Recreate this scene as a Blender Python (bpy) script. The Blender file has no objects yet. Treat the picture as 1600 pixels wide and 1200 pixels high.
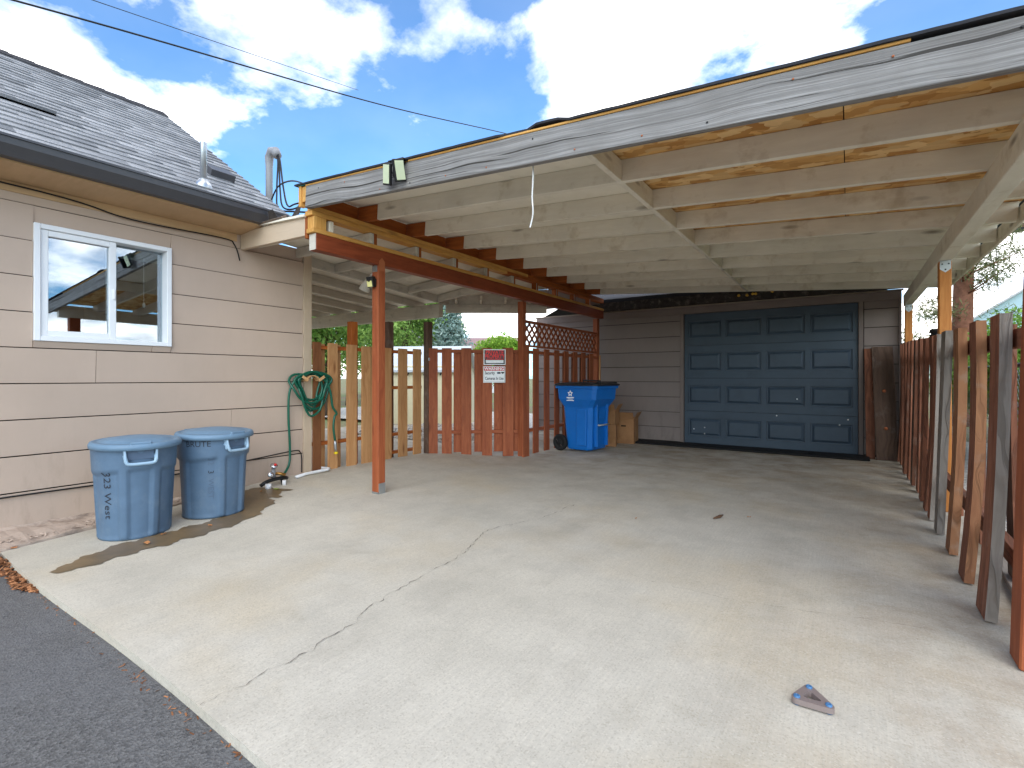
import bpy, math, random
import numpy as np
from mathutils import Matrix, Vector
random.seed(7)
RNG = np.random.default_rng(7)
SC = bpy.context.scene
COL = SC.collection
R = math.radians

# ------------------------------------------------------------------ camera, sky, sun, exposure
cam = bpy.data.cameras.new('camera')
cam.sensor_width = 36.0
cam.lens = 775.0/1600*36
cam.shift_y = -10.0/1600
cam.clip_end = 2000
co = bpy.data.objects.new('camera', cam); COL.objects.link(co)
co.location = (0, 0, 1.10)
co.rotation_euler = (R(90), 0, R(34.114))
SC.camera = co

SUN_EL, SUN_AZ = 30.0, 152.0        # azimuth clockwise from +Y
W = bpy.data.worlds.new('World'); SC.world = W; W.use_nodes = True
wt = W.node_tree; wt.nodes.clear()
def wn(t, **k):
    n = wt.nodes.new(t)
    for a, v in k.items(): setattr(n, a, v)
    return n
def wl(a, b): wt.links.new(a, b)
sky = wn('ShaderNodeTexSky', sky_type='NISHITA', sun_disc=False, sun_elevation=R(SUN_EL), sun_rotation=R(SUN_AZ), air_density=1.0, dust_density=0.6, ozone_density=2.0)
tc = wn('ShaderNodeTexCoord')
sep = wn('ShaderNodeSeparateXYZ'); wl(tc.outputs['Generated'], sep.inputs[0])
zz = wn('ShaderNodeMath', operation='MAXIMUM'); wl(sep.outputs[2], zz.inputs[0]); zz.inputs[1].default_value = 0.0
za = wn('ShaderNodeMath', operation='ADD'); wl(zz.outputs[0], za.inputs[0]); za.inputs[1].default_value = 0.22
dv = wn('ShaderNodeVectorMath', operation='DIVIDE'); wl(tc.outputs['Generated'], dv.inputs[0])
cmb = wn('ShaderNodeCombineXYZ')
for i in range(3): wl(za.outputs[0], cmb.inputs[i])
wl(cmb.outputs[0], dv.inputs[1])
mp = wn('ShaderNodeMapping'); mp.inputs['Location'].default_value = (8.892, 18.712, 0.0); mp.inputs['Scale'].default_value = (1, 1, 0.0)
wl(dv.outputs[0], mp.inputs[0])
cn = wn('ShaderNodeTexNoise'); cn.inputs['Scale'].default_value = 1.25; cn.inputs['Detail'].default_value = 9; cn.inputs['Roughness'].default_value = 0.58; cn.inputs['Distortion'].default_value = 0.1
wl(mp.outputs[0], cn.inputs['Vector'])
cr = wn('ShaderNodeValToRGB'); cr.color_ramp.elements[0].position = 0.47; cr.color_ramp.elements[1].position = 0.60
cr.color_ramp.elements[0].color = (0.03, 0.03, 0.03, 1)
wl(cn.outputs['Fac'], cr.inputs[0])
sb = wn('ShaderNodeMixRGB', blend_type='MULTIPLY'); sb.inputs[0].default_value = 1; sb.inputs[2].default_value = (0.33, 0.58, 0.76, 1); wl(sky.outputs[0], sb.inputs[1])
mx = wn('ShaderNodeMixRGB'); mx.inputs[2].default_value = (10.3, 10.3, 10.2, 1)
c2 = wn('ShaderNodeTexNoise'); c2.inputs['Scale'].default_value = 3.1; c2.inputs['Detail'].default_value = 6; wl(mp.outputs[0], c2.inputs['Vector'])
c3 = wn('ShaderNodeValToRGB'); c3.color_ramp.elements[0].position = .35; c3.color_ramp.elements[1].position = .62; c3.color_ramp.elements[0].color = (5.6, 5.7, 5.8, 1); c3.color_ramp.elements[1].color = (11.9, 11.4, 10.7, 1)
wl(c2.outputs['Fac'], c3.inputs[0]); wl(c3.outputs[0], mx.inputs[2])
wl(cr.outputs[0], mx.inputs[0]); wl(sb.outputs[0], mx.inputs[1])
bg = wn('ShaderNodeBackground'); bg.inputs[1].default_value = 0.125; wl(mx.outputs[0], bg.inputs[0])
wo = wn('ShaderNodeOutputWorld'); wl(bg.outputs[0], wo.inputs[0])

sd = bpy.data.lights.new('sun', 'SUN'); sd.energy = 0.65; sd.angle = R(60); sd.color = (1, 0.93, 0.84)
so = bpy.data.objects.new('sun', sd); COL.objects.link(so)
d = Vector((math.sin(R(SUN_AZ))*math.cos(R(SUN_EL)), math.cos(R(SUN_AZ))*math.cos(R(SUN_EL)), math.sin(R(SUN_EL))))
so.location = d*30; so.rotation_euler = d.to_track_quat('Z', 'Y').to_euler()
vs = SC.view_settings
vs.view_transform = 'Standard'; vs.look = 'None'; vs.exposure = 1.65; vs.gamma = 1.0; vs.use_curve_mapping = False

# ------------------------------------------------------------------ helpers
def lin(c): return tuple((v/255/12.92 if v/255 <= .04045 else ((v/255+.055)/1.055)**2.4) for v in c)
MATS = {}
class NT:
    def __init__(s, name):
        s.m = bpy.data.materials.new(name); s.m.use_nodes = True
        s.t = s.m.node_tree; s.b = s.t.nodes['Principled BSDF']; s.out = s.t.nodes['Material Output']
    def n(s, t, ins=None, **k):
        n = s.t.nodes.new(t)
        for a, v in k.items(): setattr(n, a, v)
        for a, v in (ins or {}).items():
            if isinstance(v, bpy.types.NodeSocket): s.t.links.new(v, n.inputs[a])
            else: n.inputs[a].default_value = v
        return n
    def l(s, a, b): s.t.links.new(a, b)
    def mix(s, f, a, b, mode='MIX'):
        def cv(v): return (*v, 1) if isinstance(v, tuple) and len(v) == 3 else v
        return s.n('ShaderNodeMixRGB', {0: f, 1: cv(a), 2: cv(b)}, blend_type=mode).outputs[0]
    def noise(s, vec, scale, detail=4, rough=.55, dist=0):
        return s.n('ShaderNodeTexNoise', {'Vector': vec, 'Scale': scale, 'Detail': detail, 'Roughness': rough, 'Distortion': dist}).outputs['Fac']
    def ramp(s, f, a, b, ca=(0, 0, 0), cb=(1, 1, 1)):
        r = s.n('ShaderNodeValToRGB', {0: f}); e = r.color_ramp.elements
        e[0].position = a; e[1].position = b; e[0].color = (*ca, 1); e[1].color = (*cb, 1); return r.outputs[0]
    def math(s, op, a, b=0.0): return s.n('ShaderNodeMath', {0: a, 1: b}, operation=op).outputs[0]
    def coords(s, scale=(1, 1, 1), rnd=True):
        t = s.n('ShaderNodeTexCoord').outputs['Object']
        if rnd:
            o = s.n('ShaderNodeObjectInfo').outputs['Random']
            o = s.math('MULTIPLY', o, 57.0)
            t = s.n('ShaderNodeVectorMath', {0: t, 1: s.n('ShaderNodeCombineXYZ', {0: o, 1: o, 2: o}).outputs[0]}, operation='ADD').outputs[0]
        return s.n('ShaderNodeVectorMath', {0: t, 1: scale}, operation='MULTIPLY').outputs[0]
    def fin(s, col=None, rough=.6, bump=None, bs=.3, bd=.01, spec=.4, metal=0):
        if col is not None:
            if isinstance(col, tuple): s.b.inputs['Base Color'].default_value = (*col, 1)
            else: s.l(col, s.b.inputs['Base Color'])
        if isinstance(rough, (int, float)): s.b.inputs['Roughness'].default_value = rough
        else: s.l(rough, s.b.inputs['Roughness'])
        s.b.inputs['Specular IOR Level'].default_value = spec; s.b.inputs['Metallic'].default_value = metal
        if bump is not None:
            b = s.n('ShaderNodeBump', {'Height': bump, 'Strength': bs, 'Distance': bd}); s.l(b.outputs[0], s.b.inputs['Normal'])
        MATS[s.m.name] = s.m; return s.m

def wood(name, c1, c2, dark, rough=.75, bs=.35, knots=.75, var=.25, grain=1.0, stain=None, weather=0.0, stretch=1.0):
    """timber with grain along local X; dark = colour of knots and checks"""
    a = NT(name); c1, c2, dark = lin(c1), lin(c2), lin(dark)
    v = a.coords((1, 1, 1))
    vg = a.n('ShaderNodeVectorMath', {0: v, 1: (1.3*stretch, 26*grain, 26*grain)}, operation='MULTIPLY').outputs[0]
    vk = a.n('ShaderNodeVectorMath', {0: v, 1: (2.2, 9, 9)}, operation='MULTIPLY').outputs[0]
    warp = a.noise(vk, 1.0, 2)
    vg2 = a.n('ShaderNodeVectorMath', {0: vg, 1: a.n('ShaderNodeCombineXYZ', {1: a.math('MULTIPLY', warp, 6.0 if stretch == 1 else 3.0)}).outputs[0]}, operation='ADD').outputs[0]
    g = a.noise(vg2, 1.0, 6, .6)
    blot = a.noise(v, 2.3, 3)
    col = a.mix(a.ramp(g, .32, .68), c1, c2)
    col = a.mix(a.math('MULTIPLY', a.ramp(blot, .4, .7), .35), col, tuple(x*.62 for x in c1))
    vo = a.n('ShaderNodeTexVoronoi', {'Vector': vk, 'Scale': .78, 'Randomness': 1.0}).outputs['Distance']
    kn = a.ramp(vo, .05, .16, (1, 1, 1), (0, 0, 0))
    col = a.mix(a.math('MULTIPLY', kn, knots), col, dark)
    if stain:
        sn = a.ramp(a.noise(v, 5.5, 5, .65), .56, .72)
        col = a.mix(a.math('MULTIPLY', sn, .45), col, lin(stain))
    h = g
    if weather:
        ck = a.noise(a.n('ShaderNodeVectorMath', {0: vg2, 1: (.7, 1.6, 1.6)}, operation='MULTIPLY').outputs[0], 1.0, 3, .5)
        cr_ = a.ramp(ck, .36, .43)
        col = a.mix(a.math('MULTIPLY', a.math('SUBTRACT', 1.0, cr_), weather), col, dark)
        h = a.math('ADD', a.math('MULTIPLY', g, .5), cr_)
    rv = a.n('ShaderNodeObjectInfo').outputs['Random']
    val = a.math('ADD', a.math('MULTIPLY', rv, var), 1-var/2)
    hs = a.n('ShaderNodeHueSaturation', {'Value': val, 'Color': col}).outputs[0]
    return a.fin(hs, rough, h, bs, .004, .25)

def paint(name, c, rough=.6, var=.06, dirt=None, bs=.12, scale=6, spec=.35, dirtamt=.3):
    a = NT(name); c = lin(c); v = a.coords()
    n1 = a.noise(v, scale, 5, .6); n2 = a.noise(v, scale*9, 3)
    col = a.mix(a.ramp(n1, .3, .7), tuple(x*(1-var) for x in c), tuple(min(1, x*(1+var)) for x in c))
    if dirt: col = a.mix(a.math('MULTIPLY', a.ramp(a.noise(v, scale*.6, 6, .7), .52, .75), dirtamt), col, lin(dirt))
    return a.fin(col, rough, n2, bs, .003, spec)

def plain(name, c, rough=.5, metal=0, spec=.4):
    a = NT(name); v = a.coords(); n = a.noise(v, 14, 4)
    c = lin(c); col = a.mix(n, tuple(x*.9 for x in c), tuple(min(1, x*1.1) for x in c))
    return a.fin(col, rough, None, spec=spec, metal=metal)

# world matrix bookkeeping (objects keep plain local transforms)
WM = {}
def link(name, me, mat, parent=None, M=None):
    o = bpy.data.objects.new(name, me); COL.objects.link(o)
    M = M or Matrix.Identity(4)
    WM[o] = M
    if parent is not None:
        o.parent = parent; o.matrix_basis = WM[parent].inverted() @ M
    else: o.matrix_basis = M
    if mat is not None and me is not None and not me.materials: me.materials.append(MATS[mat] if isinstance(mat, str) else mat)
    return o
def tag(o, label=None, cat=None, group=None, kind=None):
    for k, v in (('label', label), ('category', cat), ('group', group), ('kind', kind)):
        if v: o[k] = v
    return o
def thing(name, label, cat, loc=(0, 0, 0), group=None):
    o = link(name, None, None, None, Matrix.Translation(loc)); return tag(o, label, cat, group)
def raw(name, vs_, fs, mat, parent=None, M=None, smooth=False):
    me = bpy.data.meshes.new(name); me.from_pydata([tuple(v) for v in vs_], [], [tuple(f) for f in fs]); me.update()
    if smooth: me.polygons.foreach_set('use_smooth', [True]*len(me.polygons))
    return link(name, me, mat, parent, M)
BOXC = {}
def boxmesh(name, sx, sy, sz, mat, ch):
    key = (name, round(sx, 4), round(sy, 4), round(sz, 4), mat, ch)
    if key in BOXC: return BOXC[key]
    hx, hy, hz = sx/2, sy/2, sz/2
    c = min(ch, hx*.45, hy*.45, hz*.45)
    P = []; idx = {}
    for ix in (-1, 1):
        for iy in (-1, 1):
            for iz in (-1, 1):
                for ax in range(3):
                    p = [ix*(hx-c), iy*(hy-c), iz*(hz-c)]; p[ax] = (ix*hx, iy*hy, iz*hz)[ax]
                    idx[ix, iy, iz, ax] = len(P); P.append(p)
    F = []
    for s in (-1, 1):
        for ax in range(3):
            q = []
            o1, o2 = [i for i in range(3) if i != ax]
            for a_, b_ in ((-1, -1), (1, -1), (1, 1), (-1, 1)):
                k = [0, 0, 0]; k[ax] = s; k[o1] = a_; k[o2] = b_; q.append(idx[(*k, ax)])
            F.append(q)
    for ax in range(3):
        o1, o2 = [i for i in range(3) if i != ax]
        for a_ in (-1, 1):
            for b_ in (-1, 1):
                k0 = [0]*3; k0[ax] = -1; k0[o1] = a_; k0[o2] = b_; k1 = list(k0); k1[ax] = 1
                F.append([idx[(*k0, o1)], idx[(*k1, o1)], idx[(*k1, o2)], idx[(*k0, o2)]])
    for ix in (-1, 1):
        for iy in (-1, 1):
            for iz in (-1, 1): F.append([idx[ix, iy, iz, a_] for a_ in range(3)])
    import bmesh
    me = bpy.data.meshes.new(name); me.from_pydata(P, [], F)
    bm = bmesh.new(); bm.from_mesh(me); bmesh.ops.recalc_face_normals(bm, faces=bm.faces); bm.to_mesh(me); bm.free()
    me.materials.append(MATS[mat]); BOXC[key] = me
    return me
def bx(name, x0, x1, y0, y1, z0, z1, mat, parent=None, ch=.003, axis='x'):
    """axis-aligned box; local X (grain) runs along 'axis'"""
    c = Vector(((x0+x1)/2, (y0+y1)/2, (z0+z1)/2)); s = (abs(x1-x0), abs(y1-y0), abs(z1-z0))
    if axis == 'x': Rm = Matrix.Identity(4); d_ = s
    elif axis == 'y': Rm = Matrix.Rotation(R(90), 4, 'Z'); d_ = (s[1], s[0], s[2])
    else: Rm = Matrix.Rotation(R(-90), 4, 'Y'); d_ = (s[2], s[1], s[0])
    return link(name, boxmesh(name, *d_, mat, ch), mat, parent, Matrix.Translation(c) @ Rm)
def bar(name, p0, p1, w, h, mat, parent=None, up=(0, 0, 1), ch=.003):
    """box from p0 to p1 (centre line), width w sideways, height h along up"""
    p0, p1 = Vector(p0), Vector(p1); x = (p1-p0); L = x.length; x.normalize()
    y = Vector(up).cross(x); y.normalize(); z = x.cross(y)
    M = Matrix(((x.x, y.x, z.x, 0), (x.y, y.y, z.y, 0), (x.z, y.z, z.z, 0), (0, 0, 0, 1)))
    return link(name, boxmesh(name, L, w, h, mat, ch), mat, parent, Matrix.Translation((p0+p1)/2) @ M)
def tube(name, pts, r, mat, parent=None, seg=10, closed=False, smooth_n=0, M=None):
    P = [Vector(p) for p in pts]
    if smooth_n:
        Q = []
        n = len(P)
        for i in range(n-1):
            a, b, c, e = P[max(i-1, 0)], P[i], P[i+1], P[min(i+2, n-1)]
            for k in range(smooth_n):
                t = k/smooth_n
                Q.append(.5*((2*b)+(c-a)*t+(2*a-5*b+4*c-e)*t*t+(3*b-a-3*c+e)*t**3))
        Q.append(P[-1]); P = Q
        if isinstance(r, (list, tuple)): r = [float(q) for q in np.interp(np.linspace(0, n-1, len(P)), range(n), r)]
    vs_, fs = [], []
    prev = None
    for i, p in enumerate(P):
        t = (P[min(i+1, len(P)-1)]-P[max(i-1, 0)]).normalized()
        if prev is None: prev = t.orthogonal().normalized()
        u = (prev-t*prev.dot(t)).normalized(); prev = u; w = t.cross(u)
        rr = r[i] if isinstance(r, (list, tuple)) else r
        for k in range(seg):
            an = 2*math.pi*k/seg; vs_.append(p+(u*math.cos(an)+w*math.sin(an))*rr)
    for i in range(len(P)-1):
        for k in range(seg): fs.append((i*seg+k, i*seg+(k+1) % seg, (i+1)*seg+(k+1) % seg, (i+1)*seg+k))
    fs.append(tuple(range(seg))[::-1]); fs.append(tuple((len(P)-1)*seg+k for k in range(seg)))
    return raw(name, vs_, fs, mat, parent, M, True)
def lathe(name, prof, mat, parent=None, loc=(0, 0, 0), seg=32, axis=None):
    vs_, fs = [], []
    for r_, z in prof:
        for k in range(seg): a_ = 2*math.pi*k/seg; vs_.append((r_*math.cos(a_), r_*math.sin(a_), z))
    n = len(prof)
    for i in range(n-1):
        for k in range(seg): fs.append((i*seg+k, i*seg+(k+1) % seg, (i+1)*seg+(k+1) % seg, (i+1)*seg+k))
    fs.append(tuple(range(seg))[::-1]); fs.append(tuple((n-1)*seg+k for k in range(seg)))
    M = Matrix.Translation(loc)
    if axis is not None: M = M @ Vector((0, 0, 1)).rotation_difference(Vector(axis)).to_matrix().to_4x4()
    o = raw(name, vs_, fs, mat, parent, M, True)
    return o
def ext(name, prof, y0, y1, mat, parent=None, axis='y'):
    """extrude an (a, z) profile polygon along y (a = x) or along x (a = y)"""
    n = len(prof)
    if axis == 'y': V = [(a_, y0, z) for a_, z in prof]+[(a_, y1, z) for a_, z in prof]
    else: V = [(y0, a_, z) for a_, z in prof]+[(y1, a_, z) for a_, z in prof]
    F = [tuple(range(n)), tuple(range(2*n-1, n-1, -1))]+[(i, i+n, (i+1) % n+n, (i+1) % n) for i in range(n)]
    return fixn(raw(name, V, F, mat, parent))
def fixn(o):
    import bmesh
    bm = bmesh.new(); bm.from_mesh(o.data); bmesh.ops.recalc_face_normals(bm, faces=bm.faces); bm.to_mesh(o.data); bm.free(); return o
def textmesh(s, size, extrude=.0, bold=0.0):
    cu = bpy.data.curves.new('t', 'FONT'); cu.body = s; cu.size = size; cu.align_x = 'CENTER'; cu.align_y = 'CENTER'; cu.extrude = extrude; cu.offset = bold; cu.resolution_u = 3
    o = bpy.data.objects.new('t', cu); COL.objects.link(o)
    me = bpy.data.meshes.new_from_object(o.evaluated_get(bpy.context.evaluated_depsgraph_get()))
    bpy.data.objects.remove(o); return me
def text(name, s, size, mat, parent, M, sx=1.0, bold=0.0):
    me = textmesh(s, size, .0006, bold)
    me.name = name
    for v in me.vertices: v.co.x *= sx
    me.materials.clear()
    return link(name, me, mat, parent, M)
def smooth(t): t = max(0., min(1., t)); return t*t*(3-2*t)
def slabz(x, y): return .07*smooth((-3.7-x)/1.0)*smooth((y-1.6)/1.6)

# ------------------------------------------------------------------ materials
wood('white_painted_wood', (232, 225, 208), (222, 213, 194), (92, 76, 56), .65, .22, .7, .08, .7, (170, 150, 116))
wood('grey_white_wood', (210, 203, 190), (190, 183, 169), (70, 64, 56), .75, .3, .4, .12, .8, (120, 112, 98))
a = NT('weathered_board'); v = a.coords((1, 1, 1))
wv = a.noise(a.n('ShaderNodeVectorMath', {0: v, 1: (1.1, 3, 3)}, operation='MULTIPLY').outputs[0], 1.0, 2)
vw = a.n('ShaderNodeVectorMath', {0: v, 1: a.n('ShaderNodeCombineXYZ', {2: a.math('MULTIPLY', wv, .09)}).outputs[0]}, operation='ADD').outputs[0]
kd = a.n('ShaderNodeTexVoronoi', {'Vector': a.n('ShaderNodeVectorMath', {0: v, 1: (1.5, 5, 5)}, operation='MULTIPLY').outputs[0], 'Scale': .8}).outputs['Distance']
vw = a.n('ShaderNodeVectorMath', {0: vw, 1: a.n('ShaderNodeCombineXYZ', {2: a.math('MULTIPLY', a.ramp(kd, 0, .3, (1, 1, 1), (0, 0, 0)), .03)}).outputs[0]}, operation='ADD').outputs[0]
g1 = a.noise(a.n('ShaderNodeVectorMath', {0: vw, 1: (.9, 110, 110)}, operation='MULTIPLY').outputs[0], 1.0, 5, .65)
g2 = a.noise(a.n('ShaderNodeVectorMath', {0: vw, 1: (.55, 34, 34)}, operation='MULTIPLY').outputs[0], 1.0, 4, .6)
ck = a.ramp(g2, .36, .40); pl = a.noise(v, 3.0, 5, .65)
col = a.mix(a.ramp(g1, .3, .7), lin((96, 93, 90)), lin((166, 163, 160)))
col = a.mix(a.math('MULTIPLY', a.ramp(pl, .4, .65), .5), col, lin((118, 114, 110)))
col = a.mix(a.math('MULTIPLY', a.math('SUBTRACT', 1.0, ck), .85), col, lin((46, 42, 38)))
col = a.mix(a.math('MULTIPLY', a.ramp(kd, .04, .09, (1, 1, 1), (0, 0, 0)), .6), col, lin((96, 84, 72)))
a.fin(col, .9, a.math('ADD', g1, ck), .8, .004, .2)
wood('red_stain', (168, 96, 62), (134, 68, 42), (58, 26, 16), .62, .25, .5, .22)
wood('red_beam', (150, 74, 44), (122, 55, 31), (60, 28, 18), .55, .2, .4, .08)
wood('orange_wood', (178, 100, 44), (140, 72, 30), (80, 40, 18), .65, .25, .4, .18)
wood('new_pine', (222, 170, 96), (196, 138, 66), (120, 70, 30), .6, .2, .5, .12)
wood('post_cedar', (166, 92, 56), (138, 70, 42), (84, 38, 20), .6, .25, .6, .06)
wood('golden_post', (204, 138, 74), (176, 108, 50), (112, 60, 28), .6, .25, .5, .06)
wood('tan_cedar', (200, 152, 104), (172, 120, 76), (110, 64, 34), .65, .3, .7, .22)
wood('brown_cedar', (128, 82, 50), (100, 60, 36), (52, 32, 22), .75, .4, .5, .3)
wood('fence_red_old', (150, 98, 74), (108, 66, 48), (54, 32, 24), .75, .6, .5, .35, 1.0, (150, 132, 118), .3)
wood('fence_tan_old', (160, 114, 80), (126, 82, 56), (70, 46, 30), .75, .6, .5, .25, 1.0, (150, 140, 128), .3)
wood('fence_grey_old', (150, 142, 134), (118, 108, 98), (62, 54, 46), .85, .7, .6, .2, 1.0, (120, 92, 70), .4)
wood('dark_old_plank', (104, 82, 68), (74, 56, 46), (36, 26, 22), .7, .6, .6, .15, 1.0, (130, 118, 110), .3)
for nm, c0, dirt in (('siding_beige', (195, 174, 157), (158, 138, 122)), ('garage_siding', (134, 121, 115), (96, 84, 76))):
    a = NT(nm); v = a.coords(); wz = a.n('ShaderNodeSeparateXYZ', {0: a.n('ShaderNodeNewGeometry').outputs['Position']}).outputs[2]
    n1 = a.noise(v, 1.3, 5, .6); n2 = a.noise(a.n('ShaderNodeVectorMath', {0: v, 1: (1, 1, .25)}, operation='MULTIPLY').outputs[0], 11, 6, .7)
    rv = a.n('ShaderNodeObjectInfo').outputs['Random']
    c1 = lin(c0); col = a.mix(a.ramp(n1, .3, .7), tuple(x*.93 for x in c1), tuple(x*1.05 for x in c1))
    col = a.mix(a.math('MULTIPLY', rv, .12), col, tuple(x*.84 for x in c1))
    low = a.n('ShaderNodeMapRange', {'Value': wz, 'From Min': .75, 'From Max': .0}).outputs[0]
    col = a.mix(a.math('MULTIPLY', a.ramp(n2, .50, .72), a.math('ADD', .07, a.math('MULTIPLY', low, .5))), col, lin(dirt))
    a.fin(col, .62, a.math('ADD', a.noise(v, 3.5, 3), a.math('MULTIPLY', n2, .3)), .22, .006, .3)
wood('trim_beige', (200, 180, 156), (192, 171, 147), (170, 150, 130), .6, .1, .1, .03, .5)
wood('soffit_tan', (206, 172, 132), (196, 162, 122), (150, 120, 84), .6, .1, .1, .02, .5)
wood('garage_trim', (132, 118, 112), (124, 110, 104), (96, 84, 78), .6, .1, .1, .03, .5)
paint('foundation_paint', (178, 160, 146), .85, .15, (92, 80, 72), .6, 9, .2, .8)
paint('vinyl_white', (236, 238, 240), .35, .02)
plain('gutter_dark', (66, 66, 70), .38, 0, .5)
plain('galvanized', (178, 182, 186), .35, .9)
plain('steel_plate', (200, 200, 196), .45, .6)
plain('drip_metal', (150, 134, 120), .4, .7)
plain('black_rubber', (20, 20, 21), .75)
plain('black_plastic', (24, 24, 26), .4)
plain('lid_black', (34, 34, 36), .5)
plain('wire_black', (18, 18, 20), .5)
plain('grey_pvc', (140, 140, 143), .5)
plain('white_pvc', (232, 233, 234), .4)
plain('hose_green', (12, 88, 68), .32, 0, .5)
plain('hanger_tan', (206, 160, 112), .5)
plain('yellow_plastic', (226, 196, 30), .45)
plain('brass', (176, 130, 70), .35, .8)
plain('chrome', (200, 200, 205), .2, .9)
plain('rope_white', (225, 226, 224), .8)
plain('lamp_lens', (206, 214, 178), .25)
plain('lamp_yellow', (232, 226, 150), .3)
plain('red_sign', (206, 30, 44), .4)
plain('red_letters', (232, 36, 36), .4)
plain('black_sign', (38, 36, 40), .4)
plain('white_sign', (238, 240, 242), .35)
plain('ink_black', (44, 48, 58), .7)
plain('ink_faint', (84, 102, 124), .7)
plain('teal_tape', (64, 170, 168), .5)
plain('foam_yellow', (226, 178, 70), .9)
plain('leaf_dry', (170, 116, 70), .8)
plain('leaf_fresh', (170, 190, 70), .7)
plain('blue_cap', (66, 112, 156), .4)
plain('bracket_grey', (142, 128, 124), .5, .3)
plain('rust', (164, 94, 58), .8)
plain('bark_debris', (92, 66, 48), .9)
paint('brute_blue', (86, 110, 134), .5, .09, (120, 136, 150), .15, 9, .4, .45)
paint('brute_lid', (102, 130, 154), .5, .06, (82, 104, 126), .1, 7, .45, .3)
plain('brute_handle', (150, 178, 200), .45)
paint('cart_blue', (8, 104, 188), .45, .06, (40, 110, 170), .08, 6, .45, .35)
paint('cardboard', (158, 116, 80), .85, .12, (112, 78, 52), .2, 7, .2, .5)
plain('tomato_red', (200, 60, 40), .5)
paint('door_blue', (62, 76, 90), .5, .08, (47, 57, 68), .08, 5, .45, .5)
paint('felt_dark', (62, 56, 52), .85, .35, (150, 140, 128), .5, 14, .2, .6)
paint('roof_dark', (50, 50, 54), .85, .15, None, .4, 20, .2)
paint('white_deck', (232, 225, 208), .7, .05, (160, 146, 116), .15, 4, .3, .5)
plain('mauve_roof', (150, 122, 122), .85)
plain('house_white', (222, 224, 226), .6)
plain('shed_yellow', (222, 214, 178), .6)
plain('shed_roof', (196, 204, 208), .4)
plain('blue_wall', (172, 200, 208), .6)
plain('roof_pale', (190, 190, 192), .7)
plain('pole_grey', (188, 192, 196), .6)
plain('pole_brown', (96, 74, 58), .9)
plain('shade_dark', (26, 24, 22), .9)  # near-black stand-in for shade in siding gaps, interiors and hollows
plain('blind_cream', (206, 204, 190), .6)
paint('pine_bark', (128, 88, 70), .95, .3, (72, 50, 42), 1.0, 9, .1, .8)
paint('bark', (86, 72, 58), .95, .3, None, .8, 9, .1)

def leafmat(name, c1, c2, tr=.25):
    a = NT(name); r_ = a.n('ShaderNodeNewGeometry').outputs['Random Per Island']
    col = a.mix(r_, lin(c1), lin(c2))
    a.b.inputs['Subsurface Weight'].default_value = 0
    m = a.fin(col, .6, None, spec=.25)
    tb = a.n('ShaderNodeBsdfTranslucent', {'Color': col}); ms = a.n('ShaderNodeMixShader', {0: tr, 1: a.b.outputs[0], 2: tb.outputs[0]})
    a.l(ms.outputs[0], a.out.inputs[0]); return m
leafmat('leaf_spruce', (112, 140, 134), (170, 190, 182))
leafmat('leaf_bush', (96, 140, 40), (162, 196, 76))
leafmat('leaf_tree', (78, 118, 44), (150, 182, 92))
leafmat('leaf_pine', (70, 84, 50), (120, 124, 76))
leafmat('leaf_hedge', (84, 128, 48), (150, 186, 90))

# shingles: granules, colour per shingle
a = NT('shingle'); v = a.coords((1, 1, 1), False)
ri = a.n('ShaderNodeNewGeometry').outputs['Random Per Island']; ro = a.n('ShaderNodeObjectInfo').outputs['Random']
rr = a.math('FRACT', a.math('ADD', a.math('MULTIPLY', ri, 7.3), a.math('MULTIPLY', ro, 3.7)))
col = a.mix(rr, lin((118, 120, 124)), lin((172, 173, 176)))
gr = a.noise(v, 160, 2)
col = a.mix(a.ramp(gr, .35, .7), col, lin((92, 94, 98)))
col = a.mix(a.math('MULTIPLY', a.ramp(a.noise(v, 2.5, 4), .45, .7), .3), col, lin((190, 190, 192)))
a.fin(col, .9, gr, .5, .003, .2)

# concrete with broom lines, stains and specks
a = NT('concrete'); v = a.coords((1, 1, 1), False)
sx = a.n('ShaderNodeSeparateXYZ', {0: v})
big = a.noise(v, .7, 5, .6); mid = a.noise(v, 3.2, 6, .65); fine = a.noise(v, 60, 4, .6)
col = a.mix(a.ramp(big, .3, .7), lin((191, 184, 169)), lin((206, 199, 185)))
col = a.mix(a.math('MULTIPLY', a.ramp(mid, .42, .66), .4), col, lin((164, 158, 146)))
warm = a.ramp(a.noise(a.n('ShaderNodeVectorMath', {0: v, 1: (4.1, 2.2, 0)}, operation='ADD').outputs[0], .9, 4), .5, .68)
col = a.mix(a.math('MULTIPLY', warm, .5), col, lin((197, 180, 150)))
# brown dirt trodden in near the garage and along the right-hand fence
far = a.n('ShaderNodeMapRange', {'Value': sx.outputs[1], 'From Min': 3.6, 'From Max': 8.0}).outputs[0]
rgt = a.n('ShaderNodeMapRange', {'Value': sx.outputs[0], 'From Min': -.7, 'From Max': .65}).outputs[0]
reg = a.math('MAXIMUM', a.math('MULTIPLY', far, .8), a.math('MULTIPLY', rgt, .55))
dn = a.ramp(a.noise(a.n('ShaderNodeVectorMath', {0: v, 1: (1.3, 1.5, 1)}, operation='MULTIPLY').outputs[0], 1.9, 8, .72, .3), .40, .62)
col = a.mix(a.math('MULTIPLY', a.math('MULTIPLY', reg, dn), .95), col, lin((138, 110, 76)))
dk = a.ramp(a.noise(v, 1.9, 8, .72, .6), .61, .72)
col = a.mix(a.math('MULTIPLY', a.math('MULTIPLY', dk, a.math('ADD', reg, .15)), .65), col, lin((96, 82, 66)))
grit = a.n('ShaderNodeTexVoronoi', {'Vector': v, 'Scale': 190.0}); gc = a.n('ShaderNodeSeparateColor', {0: grit.outputs['Color']}).outputs[0]
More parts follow.
